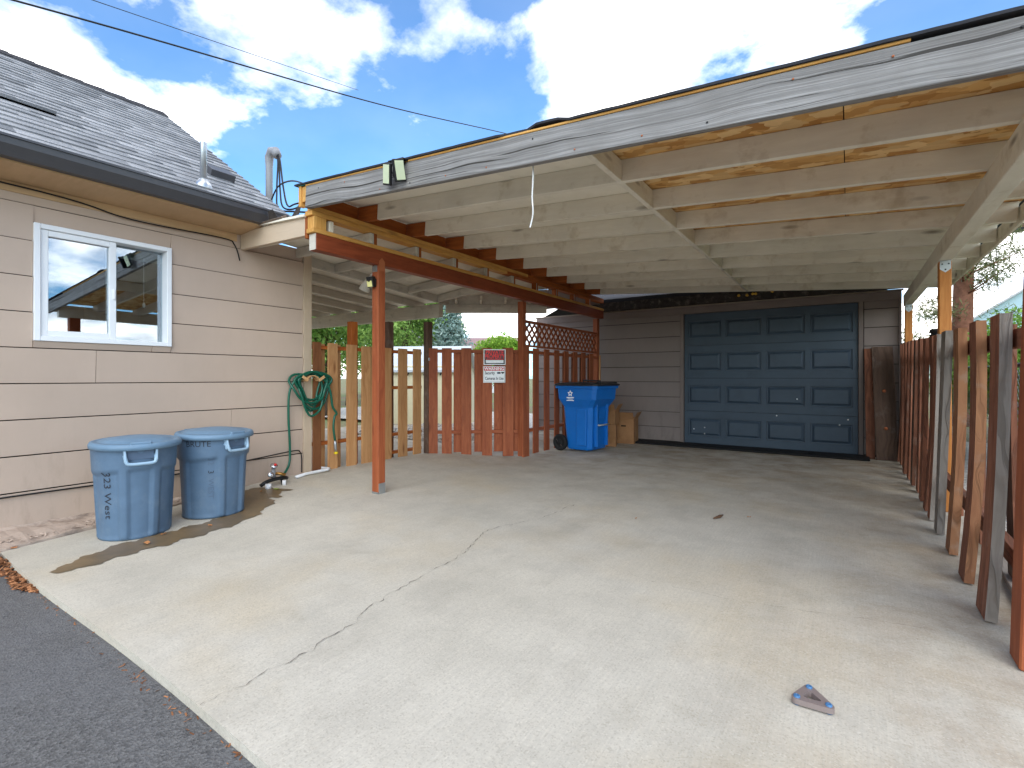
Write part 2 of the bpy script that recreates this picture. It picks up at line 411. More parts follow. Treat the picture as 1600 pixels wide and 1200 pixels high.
col = a.mix(a.math('MULTIPLY', a.ramp(gc, .72, .95), .3), col, lin((140, 130, 114))); col = a.mix(a.math('MULTIPLY', a.ramp(gc, .0, .12, (1, 1, 1), (0, 0, 0)), .3), col, lin((222, 216, 202)))
oil = a.ramp(a.n('ShaderNodeTexVoronoi', {'Vector': a.n('ShaderNodeVectorMath', {0: v, 1: a.n('ShaderNodeTexNoise', {'Vector': v, 'Scale': 5.0, 'Detail': 4.0}).outputs['Color']}, operation='ADD').outputs[0], 'Scale': 1.1}).outputs['Distance'], .06, .22, (1, 1, 1), (0, 0, 0))
col = a.mix(a.math('MULTIPLY', oil, .16), col, lin((134, 122, 102)))
trk = a.math('ADD', a.ramp(a.math('ABSOLUTE', a.math('ADD', sx.outputs[0], .35)), .05, .16, (1, 1, 1), (0, 0, 0)), a.ramp(a.math('ABSOLUTE', a.math('ADD', sx.outputs[0], 1.75)), .05, .18, (1, 1, 1), (0, 0, 0)))
col = a.mix(a.math('MULTIPLY', a.math('MULTIPLY', trk, a.ramp(a.noise(v, 2.6, 6, .7), .42, .7)), .3), col, lin((140, 132, 118)))
spk = a.ramp(a.n('ShaderNodeTexVoronoi', {'Vector': v, 'Scale': 26.0}).outputs['Distance'], .035, .07, (1, 1, 1), (0, 0, 0))
col = a.mix(a.math('MULTIPLY', a.math('MULTIPLY', spk, a.ramp(mid, .45, .6)), .7), col, lin((110, 104, 94)))
col = a.mix(a.math('MULTIPLY', a.ramp(fine, .35, .75), .2), col, lin((150, 146, 138)))
broom = a.noise(a.n('ShaderNodeVectorMath', {0: v, 1: (1, .025, 1)}, operation='MULTIPLY').outputs[0], 150, 2)
col = a.mix(a.math('MULTIPLY', a.ramp(broom, .4, .65), .16), col, lin((150, 146, 138)))
a.fin(col, .85, a.math('ADD', a.math('MULTIPLY', broom, .6), fine), .35, .004, .25)

a = NT('asphalt'); v = a.coords((1, 1, 1), False)
vo = a.n('ShaderNodeTexVoronoi', {'Vector': v, 'Scale': 110.0}); n1 = a.noise(v, 1.4, 5); n2 = a.noise(v, 220, 3)
col = a.mix(vo.outputs['Color'], lin((76, 75, 75)), lin((118, 117, 116)))
col = a.mix(a.math('MULTIPLY', a.ramp(n1, .4, .7), .5), col, lin((112, 112, 115)))
col = a.mix(a.math('MULTIPLY', a.ramp(n2, .6, .75), .5), col, lin((150, 150, 150)))
a.fin(col, .9, a.math('ADD', vo.outputs['Distance'], n2), .7, .006, .25)

a = NT('soil'); v = a.coords((1, 1, 1), False)
n1 = a.noise(v, .5, 6, .65); n2 = a.noise(v, 24, 5, .7)
col = a.mix(a.ramp(n1, .42, .58), lin((112, 100, 80)), lin((104, 122, 66)))
col = a.mix(a.math('MULTIPLY', n2, .5), col, lin((160, 150, 134)))
a.fin(col, .95, n2, .8, .02, .1)
a = NT('gravel'); v = a.coords((1, 1, 1), False)
vo = a.n('ShaderNodeTexVoronoi', {'Vector': v, 'Scale': 28.0})
a.fin(a.mix(vo.outputs['Color'], lin((150, 146, 140)), lin((214, 210, 204))), .9, vo.outputs['Distance'], .9, .02, .2)
a = NT('mulch'); ri = a.n('ShaderNodeNewGeometry').outputs['Random Per Island']
a.fin(a.mix(ri, lin((92, 58, 38)), lin((176, 122, 84))), .9, spec=.2)
a = NT('puddle_water'); v = a.coords((1, 1, 1), False)
col = a.mix(a.ramp(a.noise(v, 7, 6, .7), .35, .7), lin((124, 104, 76)), lin((98, 84, 62)))
a.fin(col, .32, a.noise(v, 40, 3), .2, .002, .3)
a = NT('crack_dark'); a.fin(lin((104, 98, 90)), .9)

a = NT('osb'); v = a.coords((1, 1, 1), False)
def flakes(ang, sc):
    m = a.n('ShaderNodeMapping', {'Vector': v, 'Rotation': (0, 0, ang), 'Scale': (1, 1.9, 1)})
    w_ = a.n('ShaderNodeVectorMath', {0: m.outputs[0], 1: a.n('ShaderNodeTexNoise', {'Vector': m.outputs[0], 'Scale': 9.0}).outputs['Color']}, operation='ADD').outputs[0]
    w_ = a.n('ShaderNodeMixRGB', {0: .12, 1: m.outputs[0], 2: w_}).outputs[0]
    return a.n('ShaderNodeTexVoronoi', {'Vector': w_, 'Scale': sc}).outputs['Color']
f1, f2 = flakes(.6, 10), flakes(-.8, 8)
g1 = a.n('ShaderNodeSeparateColor', {0: f1}).outputs[0]; g2 = a.n('ShaderNodeSeparateColor', {0: f2}).outputs[1]
col = a.mix(g1, lin((176, 122, 62)), lin((226, 178, 110)))
col = a.mix(a.math('MULTIPLY', a.ramp(g2, .55, .6), .8), col, a.mix(g2, lin((140, 88, 42)), lin((240, 204, 146))))
a.fin(col, .6, a.math('ADD', g1, g2), .35, .004, .3)

a = NT('window_glass')
gl = a.n('ShaderNodeBsdfGlossy', {'Color': (.82, .9, 1, 1), 'Roughness': .005}); tr = a.n('ShaderNodeBsdfTransparent', {'Color': (.75, .8, .8, 1)})
ms = a.n('ShaderNodeMixShader', {0: .28, 1: tr.outputs[0], 2: gl.outputs[0]}); a.l(ms.outputs[0], a.out.inputs[0]); MATS['window_glass'] = a.m

# ------------------------------------------------------------------ the setting: ground, drive, slab
def sheet(name, x0, x1, y0, y1, z, mat, step=None, zf=None):
    nx = max(1, int((x1-x0)/(step or 1e9)) or 1); ny = max(1, int((y1-y0)/(step or 1e9)) or 1)
    V = [(x0+(x1-x0)*i/nx, y0+(y1-y0)*j/ny, 0) for j in range(ny+1) for i in range(nx+1)]
    V = [(x, y, zf(x, y) if zf else z) for x, y, _ in V]
    F = [(j*(nx+1)+i, j*(nx+1)+i+1, (j+1)*(nx+1)+i+1, (j+1)*(nx+1)+i) for j in range(ny) for i in range(nx)]
    return raw(name, V, F, mat)
tag(sheet('ground', -400, 400, -400, 400, -.13, 'soil'), kind='structure')
tag(sheet('gravel_yard', -16, -4.9, 8.9, 13.5, -.05, 'gravel'), kind='structure')
tag(sheet('gravel_strip', .95, 2.2, 1.0, 12, -.06, 'gravel'), kind='structure')
tag(sheet('asphalt_drive', -30, 30, -30, .79, -.035, 'asphalt', 2.0), kind='structure')
def xl(y):
    if y < 1.32: return -4.42-.13*(y-.78)/.54
    if y < 2.2: return -4.55-.30*(y-1.32)/.88
    return -4.87
V, F = [], []
ys = list(np.linspace(.78, 8.52, 78)); NX = 56
for y in ys:
    for i in range(NX+1):
        x = xl(y)+(.9-xl(y))*i/NX
        V.append((x, y+(.012*math.sin(x*2.1) if y < .8 else 0), slabz(x, y)))
for j in range(len(ys)-1):
    for i in range(NX): F.append((j*(NX+1)+i, j*(NX+1)+i+1, (j+1)*(NX+1)+i+1, (j+1)*(NX+1)+i))
rim = [j*(NX+1) for j in range(len(ys)-1, -1, -1)]+[i for i in range(1, NX+1)]+[j*(NX+1)+NX for j in range(1, len(ys))]
b0 = len(V)
for k in rim: V.append((V[k][0], V[k][1], -.125))
for k in range(len(rim)-1): F.append((rim[k], b0+k, b0+k+1, rim[k+1]))
slab = tag(raw('concrete_slab', V, F, 'concrete'), kind='structure')
tag(sheet('patio_slab', -9, -4.875, 3.27, 8.9, .04, 'concrete'), kind='structure')
def ribbon(name, pts, w, mat, parent, jit=.02, n=14):
    P = []
    for i in range(len(pts)-1):
        for k in range(n):
            t = k/n; P.append(((pts[i][0]*(1-t)+pts[i+1][0]*t), (pts[i][1]*(1-t)+pts[i+1][1]*t)))
    P.append(pts[-1]); V, F = [], []
    off = 0
    for i, (x, y) in enumerate(P):
        off = off*.6+random.gauss(0, jit*.6)
        q = P[min(i+1, len(P)-1)]; p = P[max(i-1, 0)]
        dx, dy = q[0]-p[0], q[1]-p[1]; L = math.hypot(dx, dy)
        nx, ny = -dy/L, dx/L; ww = w*(random.random()**2*1.4+.12)
        for s in (-1, 1):
            X, Y = x+nx*(off+s*ww/2), y+ny*(off+s*ww/2); V.append((X, Y, slabz(X, Y)+.004))
    for i in range(len(P)-1): F.append((2*i, 2*i+1, 2*i+3, 2*i+2))
    return raw(name, V, F, mat, parent)
ribbon('crack', [(-1.8, .79), (-1.79, 1.2), (-1.93, 1.75), (-1.98, 2.4), (-2.15, 2.85), (-2.0, 3.3), (-1.95, 3.85)], .0038, 'crack_dark', slab, .013, 26)
ribbon('crack', [(-1.0, 2.65), (-.55, 2.62), (-.1, 2.72), (.5, 2.85)], .0018, 'crack_dark', slab, .010, 20)
# wet run-off from the hose bib past the cans
cl = [(-4.55, 2.62, .16), (-4.42, 2.36, .17), (-4.12, 2.18, .12), (-3.93, 1.95, .10), (-3.88, 1.7, .11), (-3.86, 1.45, .12), (-3.82, 1.2, .10), (-3.74, 1.0, .07), (-3.7, .86, .025)]
V, F = [], []
CP = []
for i in range(len(cl)-1):
    for k in range(8):
        t = k/8; CP.append([cl[i][j]*(1-t)+cl[i+1][j]*t for j in range(3)])
CP.append(list(cl[-1]))
for i, (x, y, w) in enumerate(CP):
    q, p = CP[min(i+1, len(CP)-1)], CP[max(i-1, 0)]; L = math.hypot(q[0]-p[0], q[1]-p[1]); nx, ny = -(q[1]-p[1])/L, (q[0]-p[0])/L
    for s in np.linspace(-1, 1, 5):
        ww = 1.25*w*(1+.18*math.sin(i*.9+s*2)+.1*math.sin(i*2.3)); X, Y = x+nx*ww*s, y+ny*ww*s
        V.append((X, Y, slabz(X, Y)+.004))
for i in range(len(CP)-1):
    for k in range(4): F.append((i*5+k, i*5+k+1, i*5+k+6, i*5+k+5))
tag(raw('puddle', V, F, 'puddle_water'), kind='structure')

# ------------------------------------------------------------------ house
HX = -4.85
house = thing('house', 'beige lap-sided house with grey shingle roof, dark gutter and white sliding window', 'house', (-6.5, 0, 0))
ZC = [.03+.256*k for k in range(10)]+[2.47]
WY0, WY1, WZ0, WZ1 = 1.02, 1.895, 1.366, 2.215
def core(y0, y1, z0, z1): bx('wall_core', -9.9, HX-.013, y0, y1, z0, z1, 'shade_dark', house, 0)  # near-black core puts lap shadow lines into the open siding gaps
core(-7, WY0, 0, 2.5); core(WY1, 2.66, 0, 2.5); core(2.66, 3.24, 0, 2.46); core(WY0, WY1, 0, WZ0)
bx('wall_core', -9.9, HX-.013, WY0, WY1, WZ1, 2.5, 'shade_dark', house, 0)
def siding(x, y0, y1, z0, z1, mat, parent, nm='siding_board', gap=.003):
    zb = z0+.007
    c = Vector((x+.003, (y0+y1)/2, (zb+z1)/2)); tilt = math.atan2(.018, z1-zb)
    M = Matrix.Translation(c) @ Matrix.Rotation(R(90), 4, 'Z') @ Matrix.Rotation(tilt, 4, 'X')
    return link(nm, boxmesh(nm, y1-y0-gap, .009, z1-zb, mat, .001 if gap else 0), mat, parent, M)
joints = {0: [-2.2, 1.9], 1: [-3, .2], 2: [-1.6, 2.4], 3: [-2.4], 4: [-1.0, 1.38], 5: [-3.2], 6: [-2], 7: [-2.6], 8: [-1.2], 9: [-3]}
for k in range(10):
    z0, z1 = ZC[k], ZC[k+1]
    cuts = [-7]+[j for j in joints[k]]+[3.15]
    for i in range(len(cuts)-1):
        y0, y1 = cuts[i], cuts[i+1]
        if z1 > WZ0+.01 and z0 < WZ1-.01 and y0 < WY0 < y1:
            gp = 0 if z0 < WZ1 < z1 else .003; siding(HX, y0, WY0, z0, z1, 'siding_beige', house, gap=gp); siding(HX, WY1, y1, z0, z1, 'siding_beige', house, gap=gp)
            if z0 < WZ0 < z1: siding(HX, WY0, WY1-.14, z0, WZ0, 'siding_beige', house); siding(HX, WY1-.14, WY1, z0, WZ0, 'siding_beige', house)
            if z0 < WZ1 < z1:
                o = siding(HX, WY0, WY1, WZ1, z1, 'siding_beige', house, gap=0); o.matrix_basis = o.matrix_basis @ Matrix.Translation((0, .004, 0))
        else: siding(HX, y0, y1, z0, z1, 'siding_beige', house)
bx('corner_trim', HX-.03, HX+.022, 3.152, 3.245, .06, 2.455, 'trim_beige', house, .002, 'z')
for k in range(9): siding_back = bx('siding_board', -9.8, HX-.035, 3.241, 3.252, ZC[k]+.002, ZC[k+1], 'siding_beige', house, .0015)
bx('frieze_board', HX, HX+.018, -7, 2.45, 2.40, 2.468, 'soffit_tan', house, .002, 'y')
# crumbling painted footing below the siding
V, F = [], []
n = 60
for i in range(n+1):
    y = -1.0+3.5*i/n; r_ = random.random
    xo = xl(max(y, .8))-.02 if y < 2.2 else -4.83
    w = [(HX-.01, .06), (HX+.02+.02*r_(), .055-.02*r_()), (HX+.4*(xo-HX)+.03*r_(), .03+.02*r_()), (xo+.015*r_(), .012+.016*r_()), (xo+.02, -.14)]
    for x, z in w: V.append((x, y, z))
for i in range(n):
    for k in range(4): F.append((i*5+k, i*5+k+1, i*5+k+6, i*5+k+5))
raw('footing', V, F, 'foundation_paint', house)
# eave
ext('soffit', [(HX+.018, 2.468), (-4.46, 2.488), (-4.46, 2.50), (HX+.018, 2.485)], -7, 2.64, 'soffit_tan', house)
bx('eave_fascia', -4.478, -4.455, -7, 2.66, 2.49, 2.62, 'soffit_tan', house, .002, 'y')
ext('gutter', [(-4.453, 2.50), (-4.39, 2.50), (-4.37, 2.53), (-4.345, 2.565), (-4.34, 2.605), (-4.33, 2.607), (-4.33, 2.622), (-4.345, 2.622), (-4.35, 2.61), (-4.36, 2.57), (-4.385, 2.535), (-4.395, 2.51), (-4.453, 2.51)], -7, 2.67, 'gutter_dark', house)
bx('gutter_end_cap', -4.452, -4.335, 2.67, 2.674, 2.50, 2.618, 'gutter_dark', house, .001)
tube('eave_cable', [(HX+.03, -2, 2.40), (HX+.03, .85, 2.445), (HX+.03, 1.6, 2.385), (HX+.03, 2.3, 2.40), (HX+.03, 2.42, 2.36), (HX+.03, 2.47, 2.22)], .006, 'wire_black', house, 6, smooth_n=8)
tube('wall_cable', [(HX+.025, -1, .25), (HX+.025, .9, .27), (HX+.027, 2.0, .262), (HX+.027, 2.6, .30), (HX+.027, 3.03, .33), (HX+.027, 3.1, .31), (HX+.027, 3.12, .25), (HX+.027, 3.12, .09)], .006, 'wire_black', house, 6, smooth_n=8)
# gable above the lower wing
EX, EZ, RX, RZ, RY = -4.395, 2.628, -7.17, 4.43, 2.72
V = [(HX, 2.64, 2.45), (-9.5, 2.64, 2.45), (-7.17, 2.64, RZ-.08)]
raw('gable_wall', V, [(0, 1, 2)], 'siding_beige', house)
rl = math.hypot(RX-EX, RZ-EZ); ux, uz = (RX-EX)/rl, (RZ-EZ)/rl; nx_, nz_ = -uz, ux
nx_, nz_ = (nx_, nz_) if nz_ > 0 else (-nx_, -nz_)
roof = ext('roof', [(EX-.01, EZ-.012), (RX, RZ-.014), (2*RX-EX, EZ-.012), (2*RX-EX, EZ-.06), (RX, RZ-.07), (EX-.02, EZ-.05)], -7, RY-.02, 'roof_dark', house)
bx('rake_board', 0, .01, 0, .01, 0, .01, 'trim_beige', roof) if False else None
NC = int(rl/.131)
sh_parts, sh_rest = [], []
for k in range(NC+1):
    y = RY+.012*random.random()
    while y > -7:
        w = random.uniform(.16, .34); t = random.choice((.006, .011, .012)); s0 = k*.131-.02; e = .150
        lift = .03 if (k == 8 and y < 1.3) else 0
        drop = random.uniform(-.004, .004)
        P = []
        for (s_, h_) in ((s0+drop, t+.004+lift), (s0+e, .003), (s0+drop, .001+lift*.7), (s0+e, -.001)):
            for yy in (y-w+.002, y): P.append((EX+ux*s_+nx_*h_, yy, EZ+uz*s_+nz_*h_))
        Fq = [(0, 1, 3, 2), (0, 4, 5, 1), (0, 2, 6, 4), (1, 5, 7, 3)]
        xm, ym, zm = P[0][0], y-w/2, P[0][2]
        c_ = xm*-.5606+ym*.828
        inv = ym > .2 and c_ > .5
        dpt = c_ if inv else 99
        (sh_parts if inv else sh_rest).append((dpt, P, Fq)); y -= w
sh_parts.sort(key=lambda q: q[0]); sh_rest += sh_parts[290:]; sh_parts = sh_parts[:290]
for _, P, Fq in sh_parts:
    c = sum((Vector(p) for p in P), Vector())/8
    raw('shingle', [Vector(p)-c for p in P], Fq, 'shingle', roof, Matrix.Translation(c))
V, F = [], []
for _, P, Fq in sh_rest:
    o_ = len(V); V += P; F += [tuple(i+o_ for i in f) for f in Fq]
tag(raw('shingle_field', V, F, 'shingle', roof), kind='stuff')
y = RY
while y > -6.8:
    L = .3
    M = Matrix.Translation((RX, y-L/2, RZ+.012)) @ Matrix.Rotation(R(2.5), 4, 'X')
    raw('ridge_cap', [(-.15, -L/2, -.09), (0, -L/2, .012), (.15, -L/2, -.09), (-.15, L/2, -.09), (0, L/2, .012), (.15, L/2, -.09), (.15, -L/2, -.104), (.15, L/2, -.104), (-.15, -L/2, -.104), (-.15, L/2, -.104)],
        [(0, 1, 4, 3), (1, 2, 5, 4), (2, 6, 7, 5), (0, 3, 9, 8), (0, 8, 6, 2, 1), (3, 4, 5, 7, 9)], 'roof_dark' if y > -9 else 'shingle', roof, M)
    y -= .2
# roof vents
def on_roof(x, y): return Vector((x, y, EZ+(x-EX)/(RX-EX)*(RZ-EZ)))
p = on_roof(-4.56, 2.03)
lathe('plumbing_vent', [(.027, -.05), (.027, .36), (.029, .37), (.02, .375)], 'galvanized', house, p, 14)
lathe('vent_boot', [(.085, -.06), (.06, .02), (.036, .055), (.031, .06)], 'galvanized', house, p, 16)
p = on_roof(-4.97, 2.36)
bar('roof_vent', p+Vector((.0, -.11, .05)), p+Vector((.0, .11, .05)), .16, .07, 'gutter_dark', house, (nx_, 0, nz_))
# weatherhead mast and drop cables behind the rake
mast = tube('service_mast', [(-5.15, 2.95, 2.2), (-5.15, 2.95, 3.36), (-5.15, 2.95, 3.46), (-5.10, 2.95, 3.52), (-5.03, 2.95, 3.5), (-4.99, 2.95, 3.44)], [.036, .036, .045, .048, .048, .042], 'grey_pvc', house, 14)
for dx, e in ((0, (-3.85, 2.6, 2.72)), (.02, (-3.82, 2.75, 2.7)), (-.02, (-3.9, 2.9, 2.62))):
    tube('drop_cable', [(-5.0+dx, 2.95, 3.46), (-4.93+dx, 2.93, 3.36), (-4.86+dx*3, 2.9, 3.05), (-4.72+dx*4, 2.85, 2.82), (-4.4, 2.8, 2.74+dx*2), e], .009, 'wire_black', mast, 6, smooth_n=8)
tube('drop_cable', [(-5.1, 2.93, 2.95), (-4.9, 2.9, 3.08), (-4.5, 2.8, 3.02), (-4.1, 2.7, 2.86), (-3.86, 2.6, 2.7)], .008, 'wire_black', mast, 6, smooth_n=8)
# window
win = link('window', None, None, house, Matrix.Translation((HX, (WY0+WY1)/2, WZ0)))
def fr(nm, y0, y1, z0, z1, x0, x1, w, mat, top=None):
    top = top or w
    bx(nm, x0, x1, y0, y0+w, z0, z1, mat, win, .003, 'z'); bx(nm, x0, x1, y1-w, y1, z0, z1, mat, win, .003, 'z')
    bx(nm, x0, x1-.001, y0+w, y1-w, z0, z0+w, mat, win, .003, 'y'); bx(nm, x0, x1-.001, y0+w, y1-w, z1-top, z1, mat, win, .003, 'y')
fr('frame', WY0, WY1, WZ0, WZ1, HX-.10, HX+.028, .036, 'vinyl_white')
ym = (WY0+WY1)/2+.03
fr('sash', WY0+.037, ym+.02, WZ0+.037, WZ1-.037, HX-.05, HX+.012, .044, 'vinyl_white')
bx('meeting_stile', HX-.095, HX-.052, ym-.02, ym+.035, WZ0+.037, WZ1-.037, 'vinyl_white', win, .003, 'z')
bx('pane', HX-.022, HX-.018, WY0+.08, ym-.022, WZ0+.08, WZ1-.08, 'window_glass', win, 0)
bx('pane', HX-.075, HX-.071, ym+.034, WY1-.036, WZ0+.037, WZ1-.037, 'window_glass', win, 0)
bx('latch', HX+.012, HX+.026, ym-.005, ym+.012, 1.72, 1.80, 'vinyl_white', win, .004, 'z')
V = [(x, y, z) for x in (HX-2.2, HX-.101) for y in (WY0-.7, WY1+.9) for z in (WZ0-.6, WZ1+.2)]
raw('room_lining', V, [(0, 1, 3, 2), (0, 4, 5, 1), (2, 3, 7, 6), (0, 2, 6, 4), (1, 5, 7, 3)], 'shade_dark', win)
for k in range(7): bx('blind_slat', HX-.16, HX-.115, ym+.03, WY1-.02, WZ1-.05-.012*k, WZ1-.044-.012*k, 'blind_cream', win, 0, 'y')
tube('blind_cord', [(HX-.105, WY1-.16, WZ1-.1), (HX-.105, WY1-.16, WZ1-.48)], .0025, 'rope_white', win, 6)
lathe('cord_tassel', [(.004, 0), (.010, -.01), (.011, -.03), (.006, -.04)][::-1], 'rope_white', win, (HX-.105, WY1-.16, WZ1-.48), 10)

# ------------------------------------------------------------------ garage
GY = 8.5
DX0, DX1, DZ = -2.275, .12, 2.16
gar = thing('garage', 'brown-grey lap-sided garage with dusty blue panelled overhead door under the carport', 'garage', (-2.3, 11, 0))
bx('wall_core', -5.12, DX0-.03, GY+.012, 14.5, -.1, 2.3, 'shade_dark', gar, 0)  # near-black core again, its colour supplies the lap shadow lines
bx('wall_core', DX1+.03, .57, GY+.012, 14.5, -.1, 2.3, 'shade_dark', gar, 0)
bx('wall_core', DX0-.03, DX1+.03, GY+.012, 14.5, DZ+.02, 2.3, 'garage_siding', gar, 0)
bx('inner_wall', DX0-.03, DX1+.03, GY+.2, 14.5, -.1, DZ+.02, 'shade_dark', gar, 0)
gz = [.0+.256*k for k in range(9)]
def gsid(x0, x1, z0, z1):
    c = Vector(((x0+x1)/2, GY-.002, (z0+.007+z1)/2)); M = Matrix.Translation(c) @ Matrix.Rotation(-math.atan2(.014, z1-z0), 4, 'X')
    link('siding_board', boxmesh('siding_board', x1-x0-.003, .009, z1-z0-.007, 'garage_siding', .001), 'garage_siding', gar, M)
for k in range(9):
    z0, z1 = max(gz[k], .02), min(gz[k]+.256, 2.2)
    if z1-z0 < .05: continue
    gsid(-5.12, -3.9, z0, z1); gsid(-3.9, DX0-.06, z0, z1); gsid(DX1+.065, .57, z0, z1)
bx('corner_trim', .57, .6, GY-.03, GY+.06, .0, 2.2, 'garage_trim', gar, .002, 'z')
bx('corner_trim', -5.15, -5.12, GY-.03, GY+.06, .0, 2.2, 'garage_trim', gar, .002, 'z')
for x in (DX0-.058, DX1+.003): bx('door_jamb', x, x+.055, GY-.022, GY+.1, 0.012, DZ, 'garage_trim', gar, .002, 'z')
bx('header_trim', -5.15, .6, GY-.024, GY+.01, DZ, 2.275, 'garage_trim', gar, .002)
bx('header_cap', -5.18, .62, GY-.035, GY+.01, 2.276, 2.296, 'drip_metal', gar, .002)
# old roof edge left under the rafters: torn felt and metal
V, F = [], []
for i in range(60):
    x = -4.0+4.6*i/59; j = random.random
    V += [(x, GY-.028, 2.30), (x, GY-.05-.01*j(), 2.315), (x, GY-.045-.012*j(), 2.38+.01*j()), (x, GY-.02-.02*j(), 2.47+.03*j()), (x, GY+.05, 2.52)]
for i in range(59):
    for k in range(4): F.append((i*5+k, i*5+k+1, i*5+k+6, i*5+k+5))
raw('old_felt_edge', V, F, 'felt_dark', gar)
for x in (-1.42, -1.3, -1.22, -1.18, -.95):
    lathe('foam_blob', [(.004, -.02), (.02, -.01), (.024, .0), (.014, .018), (.003, .024)], 'foam_yellow', gar, (x, GY-.06, 2.39+random.uniform(-.01, .02)), 8)
ext('roof', [(GY-.06, 2.52), (11.5, 3.5), (14.8, 2.4), (14.8, 2.34), (11.5, 3.42), (GY-.06, 2.46)], -5.45, .68, 'roof_dark', gar, 'x')
raw('gable_wall', [(-5.13, GY+.02, 2.25), (-5.13, 14.5, 2.25), (-5.13, 11.5, 3.42)], [(0, 1, 2)], 'garage_siding', gar)
sh = DZ/4
for r_ in range(4):
    z0, z1 = r_*sh+.002+.012, (r_+1)*sh-.003+.012*(r_ < 3)
    z1 = min(z1, DZ-.002)
    W_ = DX1-DX0; mg = .065; pw = (W_-2*mg-3*.07)/4; hz0, hz1 = z0+.12, z1-.12
    xs = [DX0+.004]; holes = []
    for c_ in range(4):
        xa = DX0+mg+c_*(pw+.07); xs += [xa, xa+pw]; holes.append((xa, xa+pw))
    xs.append(DX1-.004); zs = [z0, hz0, hz1, z1]; Yf = GY+.022
    V, F = [], []
    for z in zs:
        for x in xs: V.append((x, Yf, z))
    n = len(xs)
    for j in range(3):
        for i in range(n-1):
            if j == 1 and i % 2 == 1: continue
            F.append((j*n+i, j*n+i+1, (j+1)*n+i+1, (j+1)*n+i))
    b0 = len(V)
    for z in (z0, z1):
        for x in (xs[0], xs[-1]): V.append((x, Yf+.04, z))
    F += [(0, b0, b0+1, n-1), (3*n, 3*n+n-1, b0+3, b0+2), (b0, b0+2, b0+3, b0+1)]
    # edge lips rolled back at the section joints
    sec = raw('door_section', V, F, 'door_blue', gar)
    for (xa, xb) in holes:
        rings = [(0, 0), (.004, .020), (.020, .022), (.048, .002), (.052, .0)]
        PV, PF = [], []
        xc, zc = (xa+xb)/2, (hz0+hz1)/2
        for ins, dep in rings:
            for (x, z) in ((xa+ins, hz0+ins), (xb-ins, hz0+ins), (xb-ins, hz1-ins), (xa+ins, hz1-ins)): PV.append((x-xc, dep, z-zc))
        for k in range(len(rings)-1):
            for e in range(4): PF.append((k*4+e, k*4+(e+1) % 4, (k+1)*4+(e+1) % 4, (k+1)*4+e))
        PF.append(tuple(len(PV)-4+e for e in range(4)))
        raw('panel', PV, PF, 'door_blue', sec, Matrix.Translation((xc, Yf, zc)))
for (x, z) in ((-2.12, .25), (-1.95, .18), (-1.95, .28), (-.63, .78), (-.9, .52), (.0, .5), (-.1, .42)):
    lathe('paint_chip', [(.002, 0), (.011, .001), (.008, .003)], 'white_sign', gar, (x, GY+.021, z), 7, (0, -1, 0))
th = bx('door_threshold', -2.98, .24, 8.0, 8.43, .004, .03, 'black_rubber', None, .006)
tag(th, 'long black rubber threshold strip lying along the foot of the garage door', 'mat')

# ------------------------------------------------------------------ carport
cp = thing('carport', 'open timber carport with white painted rafters, weathered grey fascia and red stained beam', 'carport', (-1.5, 5.4, 0))
SL = .075
def zr(x): return 2.53-SL*(x+3.6)
RY_ = [3.03+.605*k for k in range(9)]
for y in RY_:
    bar('rafter', (-3.50, y, zr(-3.5)+.07), (.98, y, zr(.98)+.07), .04, .14, 'white_painted_wood', cp)
    bar('rafter_extension', (-3.79, y+.003, zr(-3.79)+.068), (-3.502, y+.003, zr(-3.502)+.068), .042, .134, 'orange_wood', cp)
yb = [2.475]+RY_
for i in range(len(yb)-1):
    bar('blocking', (-1.21, yb[i]+.021, zr(-1.21)+.066), (-1.21, yb[i+1]-.021, zr(-1.21)+.066), .038, .132, 'white_painted_wood', cp)
    bar('rim_block', (-3.775, yb[i]+.022, zr(-3.77)+.066), (-3.775, yb[i+1]-.024, zr(-3.77)+.066), .03, .136, 'orange_wood', cp)
# sheathing
def deck(name, x0, x1, y0, y1, mat):
    bar(name, (x0, (y0+y1)/2, zr(x0)+.147), (x1, (y0+y1)/2, zr(x1)+.147), y1-y0, .012, mat, cp, ch=.001)
for i, (y0, y1) in enumerate(((2.475, 3.63), (3.635, 4.845), (4.85, 6.06), (6.065, 7.27), (7.275, 8.44))):
    deck('sheathing_panel', -3.79, -1.212, y0, y1, 'white_deck')
    for (x0, x1) in ((-1.208, -.02), (-.015, 1.0)): deck('sheathing_panel', x0, x1, y0, y1, 'osb' if i < 2 else 'white_deck')
# felt and shingle layer with a ragged front edge
V, F = [], []
n = 70
for i in range(n+1):
    x = -3.84+4.88*i/n; z = zr(x)+.156
    yf = 2.412+.004*random.random()+(.012 if 30 < i < 34 else 0)
    up = .016 if 34 <= i <= 36 else .001*random.random()
    V += [(x, yf, z+up-.003), (x, yf, z+up+.010), (x, 2.6, z+.012), (x, 8.46, z+.012), (x, 8.46, z-.001), (x, 2.6, z-.001)]
for i in range(n):
    for k in range(6): F.append((i*6+k, i*6+(k+1) % 6, (i+1)*6+(k+1) % 6, (i+1)*6+k))
F += [tuple(range(6)), tuple(n*6+k for k in range(5, -1, -1))]
fixn(raw('roofing_felt', V, F, 'roof_dark', cp))
